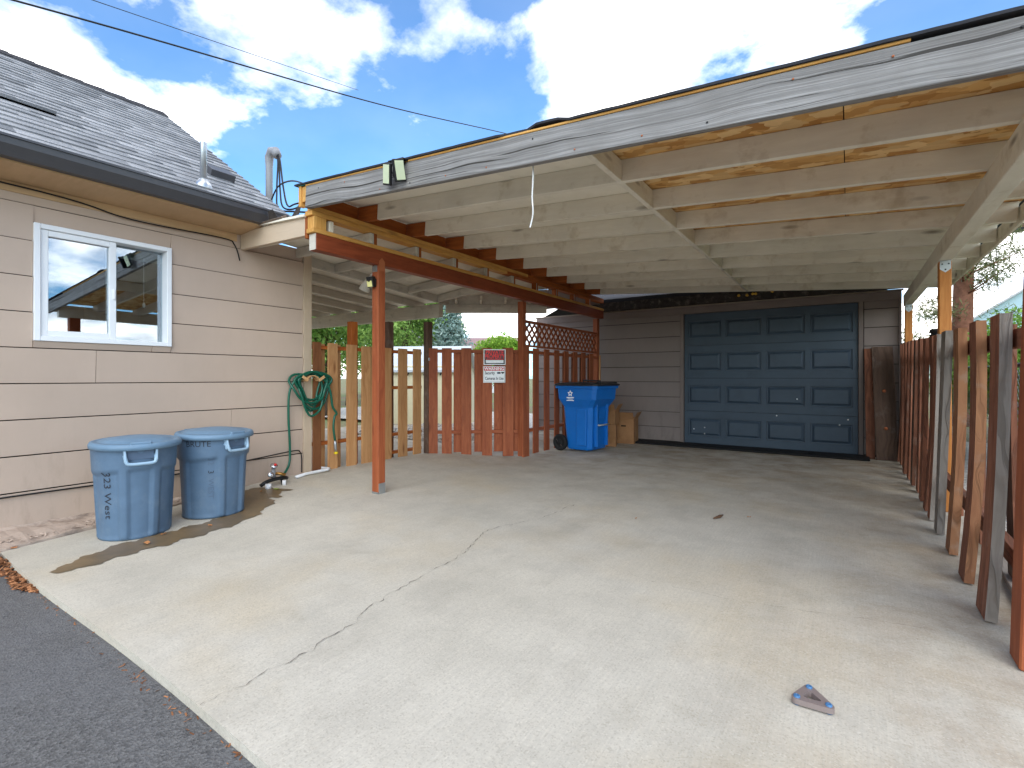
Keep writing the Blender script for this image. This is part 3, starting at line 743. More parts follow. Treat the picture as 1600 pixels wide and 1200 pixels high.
# fascia
bar('fascia_board', (-3.70, 2.448, zr(-3.70)+.050), (1.02, 2.448, zr(1.02)+.050), .04, .178, 'weathered_board', cp)
bar('fascia_cap', (-3.70, 2.442, zr(-3.70)+.146), (.2, 2.442, zr(.2)+.150), .034, .014, 'new_pine', cp)
bx('rim_end', -3.80, -3.765, 2.43, 2.475, zr(-3.78)-.02, zr(-3.78)+.15, 'new_pine', cp, .002, 'z')
bx('rim_end', -3.763, -3.703, 2.44, 2.475, zr(-3.74)+.02, zr(-3.74)+.145, 'new_pine', cp, .002, 'z')
bar('tape', (-3.8, 2.428, zr(-3.8)+.158), (-3.7, 2.428, zr(-3.7)+.158), .004, .016, 'teal_tape', cp, ch=.001)
for k in range(14):
    x = -3.5+.33*k+random.uniform(-.05, .05); lathe('nail_head', [(.002, 0), (.005, .001), (.005, .003), (.002, .004)], 'rust' if k % 3 else 'black_plastic', cp, (x, 2.4278, zr(x)+random.choice((-.01, .1))), 7, (0, -1, 0))
bar('eave_fascia', (1.0, 2.47, zr(1.0)+.05), (1.0, 8.44, zr(1.0)+.05), .022, .12, 'white_painted_wood', cp)
# pony wall on the left
bx('beam', -3.75, -3.66, 2.5, 8.36, 2.165, 2.305, 'red_beam', cp, .004, 'y')
bx('beam_end_paint', -3.748, -3.662, 2.496, 2.4995, 2.168, 2.302, 'grey_white_wood', cp, 0)
bx('bottom_plate', -3.752, -3.655, 2.47, 8.36, 2.306, 2.342, 'new_pine', cp, .003, 'y')
for k, zz_ in enumerate((2.446, 2.487)):
    bx('top_plate', -3.755, -3.66, 2.46+.02*k, 5.3+.5*k, zz_, zz_+.038, 'new_pine', cp, .003, 'y')
    bx('top_plate', -3.755, -3.66, 5.304+.5*k, 8.36, zz_, zz_+.038, 'orange_wood', cp, .003, 'y')
bx('cripple_stud', -3.75, -3.662, 2.48, 2.60, 2.343, 2.445, 'new_pine', cp, .003, 'z')
JY = [3.08+.585*k for k in range(9)]
for y in JY:
    bx('cripple_stud', -3.75, -3.662, y+.03, y+.068, 2.343, 2.445, 'orange_wood', cp, .003, 'z')
    bx('tie_plate', -3.6585, -3.6565, y+.012, y+.024, 2.33, 2.44, 'steel_plate', cp, 0)
# posts
def post(x0, x1, y0, y1, z0, z1, mat, nm='post'): return bx(nm, x0, x1, y0, y1, z0, z1, mat, cp, .006, 'z')
post(-3.75, -3.661, 3.158, 3.248, .012, 2.164, 'post_cedar')
bx('post_base', -3.66, -3.656, 3.163, 3.243, .0, .10, 'galvanized', cp, .001)
bx('post_base', -3.745, -3.665, 3.154, 3.1575, .0, .02, 'galvanized', cp, .001)
for (x, y0, y1) in ((-3.657, 3.168, 3.238),):
    raw('bracket', [(x, y0, 2.11), (x, y1, 2.11), (x, y1, 2.2), (x, (y0+y1)/2, 2.235), (x, y0, 2.2), (x-.002, y0, 2.11), (x-.002, y1, 2.11), (x-.002, y1, 2.2), (x-.002, (y0+y1)/2, 2.235), (x-.002, y0, 2.2)], [(0, 1, 2, 3, 4), (9, 8, 7, 6, 5)], 'rust', cp)
raw('bracket', [(-3.74, 3.156, 2.10), (-3.67, 3.156, 2.10), (-3.67, 3.156, 2.155), (-3.705, 3.156, 2.163), (-3.74, 3.156, 2.155)], [(0, 1, 2, 3, 4)], 'galvanized', cp)
post(-3.83, -3.741, 5.79, 5.88, .0, 2.164, 'red_stain')
post(-3.83, -3.741, 8.27, 8.36, .0, 2.164, 'red_stain')
# right-hand beam and posts
BX0, BX1, BZ0, BZ1 = .615, .705, 2.06, 2.204
bx('beam', BX0, BX1, 2.478, 8.47, BZ0, BZ1, 'white_painted_wood', cp, .004, 'y')
bar('post', (.588, 2.672, .001), (.642, 2.672, BZ0-.001), .115, .14, 'post_cedar', cp, (0, 1, 0), .006)
post(.62, .70, 5.35, 5.44, 0, BZ0-.001, 'golden_post'); post(.62, .70, 8.3, 8.38, 0, BZ0-.001, 'golden_post')
for y0, y1 in ((5.36, 5.43), (8.305, 8.375)):
    yy = y0-.0105 if y0 > 6 else y0-.0125
    raw('bracket', [(.625, yy, 2.06), (.695, yy, 2.06), (.695, yy, 1.99), (.66, yy, 1.96), (.625, yy, 1.99)], [(0, 1, 2, 3, 4)], 'galvanized', cp)
    for (x, z) in ((.64, 2.03), (.68, 2.03), (.66, 1.985)): lathe('bolt', [(.006, 0), (.006, .004), (.002, .005)], 'black_plastic', cp, (x, yy-.0005, z), 8, (0, -1, 0))
# ------------------------------------------------------------------ patio cover between house and carport
pc = thing('patio_cover', 'low white-washed patio roof with old rafters between the house corner and the carport', 'patio cover', (-5.5, 4.5, 0))
def zl(y): return 2.2+.07*(5.5-y)
for k in range(7):
    x = -5.0-.6*k
    bar('rafter', (x, 3.26, zl(3.26)+.05), (x, 5.75, zl(5.75)+.05), .04, .10, 'grey_white_wood', pc)
for k, y in enumerate(JY[:5]):
    bar('joist', (-4.835 if y < 3.25 else -4.98, y, zl(y)+.05), (-3.66, y, 2.394), .04, .096, 'grey_white_wood', pc)
bar('joist', (-4.835, 2.65, zl(2.65)+.03), (-3.66, 2.65, 2.39), .04, .09, 'white_painted_wood', pc)
bx('beam', -8.6, -5.0, 5.46, 5.55, 2.0, 2.196, 'grey_white_wood', pc, .005)
bar('edge_beam', (-5.02, 5.63, 2.14), (-3.78, 6.52, 2.14), .045, .13, 'grey_white_wood', pc)
for t in (.12, .36, .6, .84):
    x, y = -5.02+1.24*t, 5.63+.89*t
    bar('rafter_tail', (x-.05, y+.03, 2.235), (x+.10, y-.16, 2.27), .035, .07, 'white_painted_wood', pc)
def ruled(name, y0, y1, n, xa, mat, zr_=2.447):
    V, F = [], []
    for i in range(n+1):
        y = y0+(y1-y0)*i/n; x0 = xa(y)
        V += [(x0, y, zl(y)+.102), (-3.765, y, zr_), (-3.765, y, zr_+.02), (x0, y, zl(y)+.122)]
    for i in range(n):
        for k in range(4): F.append((i*4+k, i*4+(k+1) % 4, (i+1)*4+(k+1) % 4, (i+1)*4+k))
    F += [(0, 1, 2, 3), (n*4+3, n*4+2, n*4+1, n*4)]
    return fixn(raw(name, V, F, mat, pc))
ruled('roof_deck', 2.455, 3.25, 4, lambda y: -4.83, 'white_deck')
ruled('roof_deck', 3.262, 5.62, 8, lambda y: -5.0, 'white_deck')
V = [(-5.05, 5.61, 2.19), (-3.775, 6.535, 2.19), (-3.775, 6.535, 2.44), (-5.05, 5.61, 2.31)]
raw('closure_board', V+[(x-.012, y+.016, z) for x, y, z in V], [(3, 2, 1, 0), (4, 5, 6, 7), (0, 1, 5, 4), (1, 2, 6, 5), (2, 3, 7, 6), (3, 0, 4, 7)], 'grey_white_wood', pc)
V = [(-5.05, 5.61, 2.30), (-3.77, 5.61, 2.445), (-3.77, 6.55, 2.445)]
raw('roof_deck', V+[(x, y, z+.02) for x, y, z in V], [(0, 1, 2), (5, 4, 3), (0, 3, 4, 1), (1, 4, 5, 2), (2, 5, 3, 0)], 'white_deck', pc)
V = [(-8.7, 3.262, zl(3.262)+.104), (-5.002, 3.262, zl(3.262)+.104), (-5.002, 5.8, zl(5.8)+.104), (-8.7, 5.8, zl(5.8)+.104)]
raw('roof_deck', V+[(x, y, z+.02) for x, y, z in V], [(3, 2, 1, 0), (4, 5, 6, 7), (0, 1, 5, 4), (2, 3, 7, 6), (1, 2, 6, 5), (3, 0, 4, 7)], 'white_deck', pc)
V = [(-3.765, 6.552, 2.445), (-3.765, 8.44, 2.445), (-4.95, 8.44, 2.44), (-4.3, 7.3, 2.44)]
raw('eave_lining', V+[(x, y, z+.02) for x, y, z in V], [(0, 1, 2, 3), (7, 6, 5, 4), (0, 4, 5, 1), (1, 5, 6, 2), (2, 6, 7, 3), (3, 7, 4, 0)], 'garage_trim', pc)
bar('front_board', (-4.83, 2.5, 2.41), (-3.79, 2.5, 2.378), .04, .165, 'trim_beige', pc)
bx('end_board', -3.788, -3.757, 2.48, 2.53, 2.27, 2.50, 'orange_wood', pc, .003, 'z')
bar('flashing', (-4.80, 2.475, 2.515), (-4.08, 2.475, 2.50), .05, .03, 'drip_metal', pc, (0, -.5, 1))
raw('loose_felt', [(-4.36, 2.50, 2.50), (-4.2, 2.5, 2.50), (-4.24, 2.46, 2.60), (-4.33, 2.47, 2.60), (-4.02, 2.5, 2.50), (-3.9, 2.5, 2.50), (-3.86, 2.52, 2.66), (-3.94, 2.55, 2.60)], [(0, 1, 2, 3), (4, 5, 6, 7)], 'felt_dark', pc)

# ------------------------------------------------------------------ fences on the left
def planks(parent, pts, mats, **k): pass
lf = thing('tan_fence', 'new tan cedar board fence in line with the house wall', 'fence', (-4.85, 4.05, 0))
def fpl(parent, x, y0, y1, z0, z1, mat, t=.019): return bx('plank', x-t/2, x+t/2, y0, y1, z0, z1, mat, parent, .002, 'z')
for (y0, y1, zb, zt, m) in ((3.25, 3.35, .05, 1.49, 'brown_cedar'), (3.44, 3.565, .02, 1.488, 'tan_cedar'), (3.69, 3.83, .04, 1.485, 'tan_cedar'), (3.905, 4.035, .06, 1.475, 'tan_cedar'), (4.04, 4.175, .06, 1.475, 'tan_cedar'), (4.215, 4.37, .07, 1.475, 'tan_cedar'), (4.49, 4.645, .07, 1.478, 'tan_cedar'), (4.755, 4.90, .07, 1.485, 'tan_cedar')):
    fpl(lf, -4.82, y0, y1, zb, zt, m)
for (y0, y1, m) in ((3.36, 3.45, 'tan_cedar'), (3.57, 3.66, 'tan_cedar'), (4.38, 4.46, 'brown_cedar'), (4.64, 4.69, 'tan_cedar')): fpl(lf, -4.895, y0, y1, .06, 1.48, m)
for z in (.35, 1.415): bx('rail', -4.883, -4.831, 3.26, 4.93, z, z+.04, 'orange_wood', lf, .003, 'y')
bx('rail', -4.883, -4.831, 4.40, 4.93, .95, .99, 'orange_wood', lf, .003, 'y'); bx('rail', -4.883, -4.831, 4.40, 4.93, .12, .16, 'orange_wood', lf, .003, 'y')
for (y, m, h) in ((3.86, 'orange_wood', 1.77), (4.43, 'dark_old_plank', 1.82)): bx('post', -4.975, -4.886, y-.045, y+.045, 0, h, m, lf, .004, 'z')
rf = thing('red_fence', 'red stained board fence set diagonally behind the warning signs', 'fence', (-4.3, 5.4, 0))
A, B = Vector((-4.75, 4.97)), Vector((-3.80, 5.80)); dd = (B-A).normalized(); nn = Vector((dd.y, -dd.x))
def dpl(s0, s1, off, z0, z1, mat, nm='plank', t=.02, parent=rf):
    m = A+dd*((s0+s1)/2)+nn*off
    M = Matrix.Translation((m.x, m.y, (z0+z1)/2)) @ Matrix.Rotation(math.atan2(dd.y, dd.x), 4, 'Z')
    if nm == 'rail': return link(nm, boxmesh(nm, s1-s0, t, z1-z0, mat, .002), mat, parent, M)
    return link(nm, boxmesh(nm, z1-z0, t, s1-s0, mat, .002), mat, parent, M @ Matrix.Rotation(R(-90), 4, 'Y'))
for (s0, s1) in ((.01, .13), (.185, .32), (.448, .588), (.735, .872), (1.02, 1.17)): dpl(s0, s1, .036, .055-.04*s0, 1.50+.012*s0, 'red_stain')
for (s0, s1) in ((.345, .46), (.63, .745), (.905, 1.03), (1.15, 1.24)): dpl(s0, s1, -.036, .07, 1.49, 'red_stain')
for z in (.33, 1.44): dpl(.02, 1.23, 0, z, z+.045, 'red_stain', 'rail', .05)
bx('post', -4.80, -4.715, 4.93, 5.02, 0, 1.86, 'dark_old_plank', rf, .004, 'z')
bx('latch', -4.712, -4.70, 4.93, 4.99, 1.33, 1.37, 'galvanized', rf, .003)
lt = thing('lattice_fence', 'red stained board fence with a lattice strip on top, beside the blue cart', 'fence', (-3.75, 7, 0))
fpl(lt, -3.715, 5.745, 5.905, .0, 1.535, 'red_stain')
for k in range(7): fpl(lt, -3.715, 6.02+.31*k, 6.165+.31*k, .02, 1.52, 'red_stain')
for k in range(7): fpl(lt, -3.82, 6.17+.31*k, 6.28+.31*k, .04, 1.51, 'brown_cedar') if k > 2 else None
for z in (.33, 1.44): bx('rail', -3.79, -3.728, 5.882, 8.268, z, z+.045, 'red_stain', lt, .003, 'y')
bx('rail', -3.80, -3.745, 5.882, 8.268, 1.537, 1.565, 'red_stain', lt, .003, 'y'); bx('rail', -3.80, -3.745, 5.882, 8.268, 1.875, 1.91, 'red_stain', lt, .003, 'y')
za_, zb_ = 1.566, 1.874; hh = zb_-za_
for sgn, xo in ((1, -3.777), (-1, -3.768)):
    y = 5.885-hh
    while y < 8.26:
        ya, yb_ = y, y+hh
        t0, t1 = max(0, (5.885-ya)/hh), min(1, (8.265-ya)/hh)
        if t1-t0 > .08:
            p0 = (xo, ya+hh*t0, za_+hh*t0 if sgn > 0 else zb_-hh*t0); p1 = (xo, ya+hh*t1, za_+hh*t1 if sgn > 0 else zb_-hh*t1)
            bar('lattice_slat', p0, p1, .038, .008, 'red_stain', lt, (1, 0, 0), .001)
        y += .14
fpl(lt, -3.70, 8.262, 8.30, .02, 1.5, 'tan_cedar')

# ------------------------------------------------------------------ old fence on the right
of = thing('old_fence', 'old warped red and grey plank fence along the open side of the carport', 'fence', (.6, 5.5, 0))
def warped(x, y, w, t, h, mat, lean, bow, z0=.01, edge='fence_red_old'):
    n = 6; V, F = [], []
    for i in range(n+1):
        s = i/n; off = lean*(1-s)**2+bow*math.sin(math.pi*s); tw = .02*math.sin(s*3+y)
        zt = z0+(h-z0)*s
        for (a_, b_) in ((-t/2, -w/2), (t/2, -w/2), (t/2, w/2), (-t/2, w/2)):
            V.append((zt-h/2, a_+off-tw*b_, b_+.004*math.sin(5*s+y*3)+(random.uniform(-.004, .004) if i in (0, n) else 0)))
    for i in range(n):
        for k in range(4): F.append((i*4+k, i*4+(k+1) % 4, (i+1)*4+(k+1) % 4, (i+1)*4+k))
    F += [(3, 2, 1, 0), tuple(n*4+k for k in range(4))]
    # local X = up, local Y = world X, local Z = world Y
    M = Matrix(((0, 1, 0, x), (0, 0, 1, y), (1, 0, 0, h/2), (0, 0, 0, 1)))
    o = fixn(raw('plank', V, F, mat, of, M)); o.data.materials.append(MATS[edge])
    for p_ in o.data.polygons:
        if abs(p_.normal.z) > .6: p_.material_index = 1
    return o
PL = [(3.12, .185, 'fence_red_old', 1.385), (3.62, .17, 'fence_red_old', 1.40), (4.13, .165, 'fence_tan_old', 1.405), (4.6, .16, 'fence_grey_old', 1.425), (5.0, .15, 'fence_red_old', 1.43), (5.33, .15, 'fence_red_old', 1.44), (5.72, .15, 'fence_red_old', 1.45), (6.12, .15, 'fence_red_old', 1.47), (6.48, .15, 'dark_old_plank', 1.48), (6.84, .15, 'fence_red_old', 1.50), (7.2, .15, 'fence_red_old', 1.51), (7.56, .15, 'fence_red_old', 1.52), (7.92, .15, 'fence_red_old', 1.53), (8.22, .14, 'dark_old_plank', 1.53)]
for i, (y, w, m, h) in enumerate(PL): warped(.578, y, w, .042 if i < 5 else .03, h, m, random.uniform(-.055, -.035) if i < 6 else random.uniform(-.045, -.015), random.uniform(-.012, .016), edge=['fence_grey_old', 'fence_tan_old', 'fence_tan_old', 'fence_grey_old', 'fence_grey_old', 'fence_red_old'][min(i, 5)])
for (y, m) in ((2.9, 'dark_old_plank'), (3.6, 'dark_old_plank'), (4.27, 'fence_red_old'), (5.05, 'fence_tan_old'), (5.55, 'fence_red_old'), (6.3, 'fence_red_old'), (7.0, 'fence_red_old'), (7.7, 'fence_red_old')): warped(.70, y, .15, .024, 1.36+.02*(y-3), m, random.uniform(-.01, .02), 0, .06)
for z in (.28, 1.27): bar('rail', (.635, 2.75, z), (.635, 5.348, z+.03), .045, .085, 'fence_red_old', of); bar('rail', (.65, 5.445, z+.03), (.65, 8.28, z+.09), .045, .085, 'fence_red_old', of)
o = bar('fallen_board', (.69, 2.95, .035), (.80, 4.6, .04), .10, .035, 'fence_grey_old'); tag(o, 'loose weathered grey board lying on the ground under the old fence', 'board')
# ------------------------------------------------------------------ chain link fence beyond
cf = thing('chain_link_fence', 'chain link fence with black top rail behind the old plank fence', 'fence', (1.35, 6, -.1))
tube('top_rail', [(1.35, 2.0, 1.2), (1.35, 11.5, 1.24)], .022, 'black_plastic', cf, 8)
for y in (2.2, 4.6, 7.0, 9.4, 11.4):
    tube('post', [(1.35, y, -.1), (1.35, y, 1.27)], .028, 'black_plastic', cf, 8); lathe('post_cap', [(.034, 0), (.034, .05), (.02, .07)], 'black_plastic', cf, (1.35, y, 1.25), 10)
V, F = [], []
def wire(p, q, r_=.0016):
    p, q = Vector(p), Vector(q); t = (q-p).normalized(); u = Vector((1, 0, 0)); w_ = t.cross(u); o_ = len(V)
    for c in (p, q):
        for k in range(3): an = 2.1*k; V.append(c+(u*math.cos(an)+w_*math.sin(an))*r_)
    for k in range(3): F.append((o_+k, o_+(k+1) % 3, o_+3+(k+1) % 3, o_+3+k))
y = 2.0-1.24
while y < 11.4:
    for sg in (0, 1):
        t0, t1 = max(0, (2.0-y)/1.24), min(1, (11.4-y)/1.24)
        if t1 > t0:
            za2, zb2 = -.05, 1.19
            f = (lambda t: za2+(zb2-za2)*t) if sg else (lambda t: zb2-(zb2-za2)*t)
            wire((1.35+.003*sg, y+1.24*t0, f(t0)), (1.35+.003*sg, y+1.24*t1, f(t1)))
    y += .075
tag(raw('wire_mesh', V, F, 'galvanized', cf), kind='stuff')
tag(lathe('capped_pipe', [(.06, -.1), (.06, 1.52), (.072, 1.53), (.072, 1.6), (.06, 1.605), (.06, 1.62), (.072, 1.625), (.072, 1.66), (.03, 1.67)], 'black_plastic', None, (.86, 7.55, 0), 14), 'black ribbed capped pipe standing behind the old fence near the garage', 'pipe')

# ------------------------------------------------------------------ signs
def sign(name, label, s, z0, z1, w, base):
    m = A+dd*s+nn*.062
    # local frame: X along fence, Y up, Z out of the fence towards the drive
    M = Matrix(((dd.x, 0, nn.x, m.x), (dd.y, 0, nn.y, m.y), (0, 1, 0, (z0+z1)/2), (0, 0, 0, 1)))
    t = link(name, None, None, None, M); tag(t, label, 'sign')
    h = z1-z0
    link('sign_plate', boxmesh('sign_plate', w, h, .006, base, .002), base, t, M)
    return t, M, w, h
def T(M, x, y, z): return M @ Matrix.Translation((x, y, z))
def plate(nm, M, x, y, w, h, mat, t, z=.0042, th_=.002): link(nm, boxmesh(nm, w, h, th_, mat, .0004), mat, t, T(M, x, y, z))
s1, M1, w, h = sign('private_property_sign', 'faded black and red PRIVATE PROPERTY sign above the warning sign', .905, 1.275, 1.49, .305, 'white_sign')
plate('field', M1, 0, 0, w-.024, h-.024, 'black_sign', s1)
plate('name_strip', M1, 0, -.062, w-.06, .04, 'white_sign', s1, .0060)
plate('rule', M1, 0, -.032, w-.06, .007, 'red_letters', s1, .0060)
text('lettering', 'PRIVATE', .078, 'red_letters', s1, T(M1, 0, .062, .0066), .86, .0022); text('lettering', 'PROPERTY', .078, 'red_letters', s1, T(M1, 0, .004, .0066), .74, .0022)
s2, M2, w, h = sign('warning_sign', 'white WARNING security cameras sign with red header, below the faded sign', .90, 1.03, 1.255, .305, 'white_sign')
plate('border', M2, 0, 0, w-.018, h-.018, 'black_sign', s2, .0034); plate('field', M2, 0, 0, w-.024, h-.024, 'white_sign', s2, .0046)
plate('header', M2, 0, .078, w-.028, .052, 'red_sign', s2, .0058)
text('lettering', 'WARNING', .056, 'white_sign', s2, T(M2, 0, .078, .0078), 1.0, .0015)
text('lettering', 'Security', .058, 'ink_black', s2, T(M2, -.062, .020, .0068), .72, .0010); text('lettering', 'Cameras In Use', .058, 'ink_black', s2, T(M2, 0, -.055, .0068), .68, .0010)
for (x, w_, r_) in ((.055, .02, 0), (.072, .018, 1), (.112, .04, 2)):
    k = 16
    PV = [(w_*math.cos(2*math.pi*i/k)*(1 if r_ < 2 else .8), .013*math.sin(2*math.pi*i/k), 0) for i in range(k)] if r_ < 2 else [(-.02, .014, 0), (.026, .014, 0), (.02, -.004, 0), (0, -.014, 0), (-.012, -.002, 0)]
    raw('camera_icon', PV, [tuple(range(len(PV)))], 'ink_black' if r_ != 0 else 'ink_faint', s2, T(M2, x, .022, .0062+.0004*r_))

# ------------------------------------------------------------------ trash cans
def trash_can(label, x, y, rb, rt, rl_, H, ang, txt):
    z = slabz(x, y)+.002
    t = thing('trash_can', label, 'trash can', (x, y, z), 'grey-blue trash cans by the house wall')
    M0 = Matrix.Translation((x, y, z)) @ Matrix.Rotation(ang, 4, 'Z')      # handle faces local +X
    NA, NZ = 120, 44; V, F = [], []
    def rad(th_, s):
        tt = math.atan2(math.sin(th_), math.cos(th_)); d_ = min(abs(tt), abs(abs(tt)-math.pi))
        base = rb+(rt-rb)*s
        band = smooth((s-(.70+.02*math.cos(2*tt)))/.03)
        rib = smooth((d_-.27)/.05)*(1-smooth((d_-.50)/.07))
        side = abs(d_-math.pi/2); rib2 = (1-smooth((side-.10)/.05))*.6
        up = max(band, rib, rib2)
        foot = -.012*(1-smooth(s/.02))
        return base-.017*(1-up)*smooth((s-.0)/.03)+foot+(.006 if s > .975 else 0)
    for j in range(NZ+1):
        s = j/NZ
        for i in range(NA): th_ = 2*math.pi*i/NA; r_ = rad(th_, s); V.append((r_*math.cos(th_), r_*math.sin(th_), s*H))
    for j in range(NZ):
        for i in range(NA): F.append((j*NA+i, j*NA+(i+1) % NA, (j+1)*NA+(i+1) % NA, (j+1)*NA+i))
    F.append(tuple(range(NA))[::-1])
    raw('body', V, F, 'brute_blue', t, M0, True)
    prof = [(rl_-.012, H-.028), (rl_, H-.026), (rl_+.002, H-.004), (rl_-.006, H+.012), (rl_-.03, H+.018), (rl_-.036, H+.012), (rl_-.055, H+.014), (rl_-.07, H+.024), (rl_*.45, H+.036), (.05, H+.041), (.02, H+.041)]
    lid = lathe('lid', prof, 'brute_lid', t, (0, 0, 0), 64); lid.matrix_basis = Matrix.Rotation(R(2.0), 4, 'Y'); WM[lid] = WM[t] @ lid.matrix_basis
    for s in (-1, 1):                                   # grip tabs on the lid rim
        bar('lid_tab', M0 @ Vector((s*(rl_-.005), -.06, H+.006)), M0 @ Vector((s*(rl_-.005), .06, H+.006)), .03, .03, 'brute_lid', t, (0, 0, 1), .008)
    for s in (-1, 1):
        xo = s*(rt+.018)
        h_ = tube('handle', [M0 @ Vector((s*(rt-.02), -.085, H*.89)), M0 @ Vector((xo, -.082, H*.85)), M0 @ Vector((xo+s*.006, -.07, H*.81)), M0 @ Vector((xo+s*.008, 0, H*.805)), M0 @ Vector((xo+s*.006, .07, H*.81)), M0 @ Vector((xo, .082, H*.85)), M0 @ Vector((s*(rt-.02), .085, H*.89))], .011, 'brute_handle', None, 8, smooth_n=4)
        h_.parent = t; h_.matrix_basis = WM[t].inverted(); WM[h_] = Matrix.Identity(4)
        for e in (-1, 1): bar('handle_bracket', M0 @ Vector((s*(rt-.01), e*.088, H*.965)), M0 @ Vector((s*(rt+.014), e*.084, H*.83)), .014, .04, 'brute_handle', t, (s*math.cos(ang), s*math.sin(ang), 0), .004)
        bar('handle_recess_shade', M0 @ Vector((s*(rt-.006), -.075, H*.90)), M0 @ Vector((s*(rt-.006), .075, H*.90)), .006, .07, 'ink_faint', t, (0, 0, 1), .002)  # flat darker plate, shade of the hollow behind the handle put into colour
    # writing wrapped onto the wall of the can: reads downwards
    for (body, size, th0, s0, mat, horiz) in txt:
        me = textmesh(body, size, 0)
        for v in me.vertices:
            a_, b_ = v.co.x, v.co.y
            if horiz: s = s0+b_/H; arc = a_
            else: s = s0-a_/H; arc = b_
            s = min(max(s, .02), .99); th_ = th0+arc/rt; r_ = rad(th_, s)+.0025
            v.co = (r_*math.cos(th_), r_*math.sin(th_), s*H)
        me.materials.clear(); me.name = 'lettering'; link('lettering', me, mat, t, M0)
    return t
angc = math.atan2(-1.42, 4.18)
trash_can('wider grey-blue plastic trash can with handwritten address, beside the house wall', -4.20, 1.42, .218, .25, .265, .645, angc+.12, [('323 West', .08, -.88, .48, 'ink_black', False)])
trash_can('slimmer grey-blue plastic trash can between the wider can and the spigot', -4.28, 1.985, .232, .262, .276, .645, angc+.52, [('3', .06, -.72, .56, 'ink_black', False), ('32', .06, -.72, .69, 'ink_faint', False), ('WEST', .06, -.72, .36, 'ink_faint', False), ('BRUTE', .062, -1.05, .90, 'ink_black', True)])

# ------------------------------------------------------------------ recycling cart
ct = thing('recycling_cart', 'tall blue wheeled recycling cart with black lid and white star emblem', 'cart', (-3.30, 6.9, 0))
ca = R(-6)
MC = Matrix.Translation((-3.30, 6.9, 0)) @ Matrix.Rotation(ca, 4, 'Z')
def ring(w0, w1, d0, d1, z, c=.05):
    x0, x1, y0, y1 = w0, w1, d0, d1
    return [(x0+c, y0, z), (x1-c, y0, z), (x1, y0+c, z), (x1, y1-c, z), (x1-c, y1, z), (x0+c, y1, z), (x0, y1-c, z), (x0, y0+c, z)]
RG = [ring(-.21, .20, -.24, .24, .03), ring(-.22, .215, -.25, .25, .06), ring(-.255, .25, -.285, .285, .66), ring(-.275, .275, -.30, .30, .70), ring(-.32, .33, -.33, .33, .78), ring(-.335, .345, -.335, .335, .935), ring(-.36, .37, -.36, .36, .94), ring(-.362, .372, -.362, .362, .985), ring(-.34, .35, -.34, .34, .985)]
V = [p for r_ in RG for p in r_]; F = []
for j in range(len(RG)-1):
    for k in range(8): F.append((j*8+k, j*8+(k+1) % 8, (j+1)*8+(k+1) % 8, (j+1)*8+k))
F += [tuple(range(8))[::-1], tuple((len(RG)-1)*8+k for k in range(8))]
raw('body', V, F, 'cart_blue', ct, MC)
LR = [ring(-.375, .385, -.375, .375, .978), ring(-.375, .385, -.375, .375, 1.0), ring(-.33, .34, -.33, .33, 1.022), ring(-.2, .2, -.2, .2, 1.03)]
V = [p for r_ in LR for p in r_]; F = []
for j in range(3):
    for k in range(8): F.append((j*8+k, j*8+(k+1) % 8, (j+1)*8+(k+1) % 8, (j+1)*8+k))
F += [tuple(range(8))[::-1], tuple(24+k for k in range(8))]
lidc = raw('lid', V, F, 'lid_black', ct, MC)
def cb(nm, x0, x1, y0, y1, z0, z1, mat, par=ct, ch=.006):
    return link(nm, boxmesh(nm, x1-x0, y1-y0, z1-z0, mat, ch), mat, par, MC @ Matrix.Translation(((x0+x1)/2, (y0+y1)/2, (z0+z1)/2)))
cb('lid_rib', .02, .36, -.30, -.26, 1.018, 1.034, 'lid_black', lidc); cb('lid_rib', .02, .36, .26, .30, 1.018, 1.034, 'lid_black', lidc)
tube('lid_handle', [MC @ Vector((.1, -.25, 1.03)), MC @ Vector((.1, -.25, 1.06)), MC @ Vector((.38, -.25, 1.05)), MC @ Vector((.38, -.25, 1.0))], .012, 'lid_black', ct, 8, M=None)
cb('front_panel', .0, .165, -.292, -.262, .10, .63, 'cart_blue', ct, .012)
cb('grab_recess', .262, .27, -.09, .09, .5, .63, 'cart_blue'); cb('side_rib', .225, .28, -.16, -.13, .08, .86, 'cart_blue'); cb('side_rib', .225, .28, .13, .16, .08, .86, 'cart_blue')
tube('grab_bar', [MC @ Vector((.27, -.14, .40)), MC @ Vector((.30, -.14, .40)), MC @ Vector((.30, .14, .40)), MC @ Vector((.27, .14, .40))], .012, 'steel_plate', ct, 8)
for s in (-1, 1):
    wM = MC @ Vector((-.27, s*.31, .125))
    wh = lathe('wheel', [(.02, -.03), (.11, -.03), (.123, -.018), (.123, .018), (.11, .03), (.085, .03), (.08, .018), (.03, .018), (.028, .034), (.01, .036)], 'black_rubber', ct, wM, 28, MC.to_3x3() @ Vector((0, s, 0)))
    if s < 0:
        for k in (0, 1): bar('spoke_mark', wM+MC.to_3x3() @ Vector((-.06+.075*k, -.022, .05-.075*k)), wM+MC.to_3x3() @ Vector((-.03+.08*k, -.022, .015-.075*k)), .003, .008, 'chrome', wh, (0, 1, 0), .001)
tube('axle', [MC @ Vector((-.27, -.3, .125)), MC @ Vector((-.27, .3, .125))], .012, 'galvanized', ct, 8)
